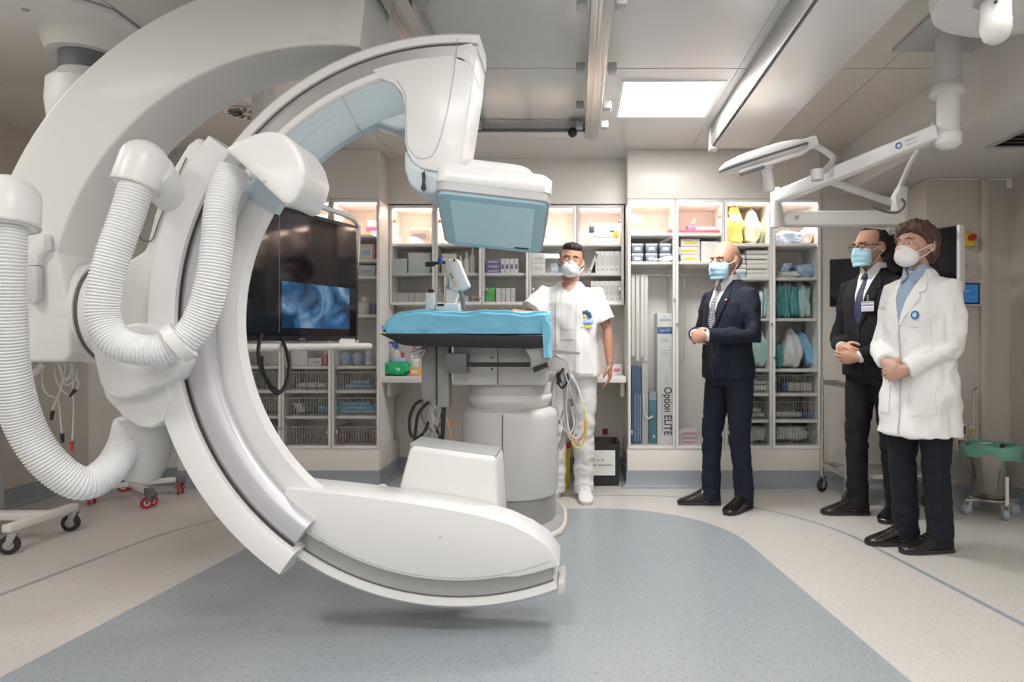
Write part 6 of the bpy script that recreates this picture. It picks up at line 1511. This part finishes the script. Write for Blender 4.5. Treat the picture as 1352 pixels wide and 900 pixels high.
# man with the badge
A = cl(1.03, .035)
A = {1: ((.255, .0, 1.10), (.050, -.235, 1.00), dict(d=(-1, -.25, -.05), n=(.10, 1, .35), side=-1, curl=(.3, .4, .3), ti=.2)), -1: ((-.25, .0, 1.11), (-.075, -.215, 1.06), dict(d=(1, -.35, -.35), n=(-.2, 1, -.1), side=1, curl=(.5, .6, .5), ti=.1))}
p2, Hm, bv, J, zc = person('man in a black suit with glasses, pale blue mask and a purple name badge', 1.82, None, 0, (3, 0, -10), A, {1: (.085, .10, .25), -1: (-.09, -.04, -.55)}, 'skin', 'hair_dark', 'suit2')
hair(p2, Hm, zc, 'hair_dark', 'receding'); surgical_mask(p2, Hm, zc)
gg = MB()
for s_ in (-1, 1):
    gg.tube([Vector((s_*.033+.024*math.cos(a), -.106+.004*abs(math.cos(a)), zc-.122+.017*math.sin(a))) for a in [2*PI*i/20 for i in range(20)]], .0016, 6, closed=True)
    gg.tube([(s_*.057, -.100, zc-.116), (s_*.074, -.05, zc-.115), (s_*.081, .012, zc-.115)], .002, 6)
gg.tube([(-.010, -.107, zc-.118), (0, -.110, zc-.115), (.010, -.107, zc-.118)], .0016, 6)
xfb(gg, Hm).build('glasses', 'black', p2)
h = bv.ray_cast(Vector((.068, -2, .720*1.82)), Vector((0, 1, 0)))[0]
q = MB(); q.cbox(h-Vector((0, .012, 0)), (.085, .004, .062)); q.bm.transform(Matrix.Translation((0, -.012, 0))); bd = q.build('badge', 'paper', p2, bevel=.002)
q = MB(); q.cbox(h-Vector((0, .0145, -.024)), (.085, .001, .014)); q.bm.transform(Matrix.Translation((0, -.012, 0))); q.build('badge_edge', 'greyp', bd); q = MB(); q.cbox(h-Vector((0, .0145, -.007)), (.078, .001, .010)); q.bm.transform(Matrix.Translation((0, -.012, 0))); q.build('badge_band', 'c_purple', bd)
q = MB(); q.cbox(h-Vector((0, .0145, .016)), (.078, .001, .022)); q.bm.transform(Matrix.Translation((0, -.012, 0))); q.build('badge_panel', 'c_lilac', bd)
q = MB(); q.cbox(h-Vector((0, .010, -.05)), (.012, .006, .042)); q.bm.transform(Matrix.Translation((0, -.012, 0))); q.build('badge_clip', 'steel', bd)
place(p2, xf(1156, 4.26), 4.28, -58)
# woman in a white coat
A = {1: ((.195, -.02, 1.07), (.062, -.195, .955), dict(d=(-1, -.25, -.35), n=(.10, 1, .1), side=-1, curl=(.3, .4, .3), ti=.2)), -1: ((-.195, -.02, 1.08), (-.055, -.19, .985), dict(d=(1, -.35, -.45), n=(-.2, 1, -.1), side=1, curl=(.4, .5, .5), ti=.1))}
p3, Hm, bv, J, zc = person('brown-haired person in a long white coat with round blue emblem and white mask', 1.735, None, 0, (-2, 0, 0), A, {1: (.080, .06, -.38), -1: (-.085, .02, -.5)}, 'skin_light', 'hair_brown', 'coat')
hair(p3, Hm, zc, 'hair_brown', 'bob'); dome_mask(p3, Hm, zc)
h = bv.ray_cast(Vector((.085, -2, .71*1.735)), Vector((0, 1, 0)))[0]
mm = Matrix.Translation(h-Vector((0, .008, 0))) @ Matrix.Rotation(PI/2, 4, 'X')
em = MB().lathe([(.0, 0), (.022, 0), (.022, .004), (0, .004)], mm, 28).build('emblem', 'inkblue', p3)
MB().lathe([(.009, .004), (.014, .004), (.014, .0052), (.009, .0052)], mm, 24, cap=False).build('emblem_ring', 'c_lblue', em)
MB().cbox(h-Vector((0, .0128, 0)), (.012, .001, .012)).build('emblem_cross', 'paper', em)
place(p3, xf(1213, 3.60), 3.60, -62)
# man in white clinic clothes behind the table
y0p = 4.80; x0p = xf(752, y0p)
A = {1: ((.265, .02, 1.185), (.285, -.05, .935), dict(d=(0, -.12, -1), n=(-1, .1, 0), side=-1, curl=(.25, .3, .3), ti=.3)), -1: ((-.285, -.13, 1.27), (-.33, -.385, 1.285), dict(d=(.05, -1, -.12), n=(0, -.05, -1), side=-1, curl=(.15, .2, .2), ti=.3))}
p0_, Hm, bv, J, zc = person('dark-haired man in white clinic clothes and white mask, one hand on the table', 1.785, None, 0, (-4, 5, 4), A, {1: (.10, .0, .15), -1: (-.10, .03, -.25)}, 'skin_tan', 'hair_black', 'scrub')
hair(p0_, Hm, zc, 'hair_black', 'short'); dome_mask(p0_, Hm, zc)
h = bv.ray_cast(Vector((.13, -2, .70*1.785)), Vector((0, 1, 0)))[0]
for dx, dz, m_, r_ in ((-.025, .045, 'c_navy', .014), (-.005, .052, 'inkblue', .013), (.012, .036, 'c_navy', .016), (.022, .02, 'inkblue', .014), (-.02, .02, 'c_yellow', .011)):
    MB().ball(h+Vector((dx, -.012, dz)), (r_, .008, r_), 12).build('badge_charm', m_, p0_)
q = MB(); q.cbox(h-Vector((0, .012, .02)), (.085, .004, .030)); bd = q.build('name_tag', 'c_lblue', p0_, bevel=.001); q = MB(); q.cbox(h-Vector((0, .0145, .030)), (.08, .001, .006)); q.build('tag_line', 'inkblue', bd)
q = MB(); q.cbox(h-Vector((-.01, .010, .05)), (.04, .004, .02)); q.build('yellow_tag', 'c_yellow', p0_)
place(p0_, x0p, y0p, -4)
# rounded hose cap on the C-arm, grown as one skin
b = MB(); b.prism([P(x, y, 2.25) for x, y in ((294, 196), (312, 184), (332, 176), (352, 171), (372, 174), (386, 186), (397, 204), (403, 226), (398, 248), (386, 267), (380, 271), (374, 269), (350, 247), (322, 220))], (0, .24, 0)); hc_ = fuse(b, 'hose_cap', 'white', carm, .007, 26)
b = MB(); b.tube(smooth_path([P(346, 241, 2.252), P(362, 234, 2.252), P(382, 222, 2.254), P(392, 206, 2.262)], 5), .0015, 6); b.build('seam', 'greyp', hc_)
MB().ball(P(330, 236, 2.30), .006, 10).build('screw', 'greyp', hc_)
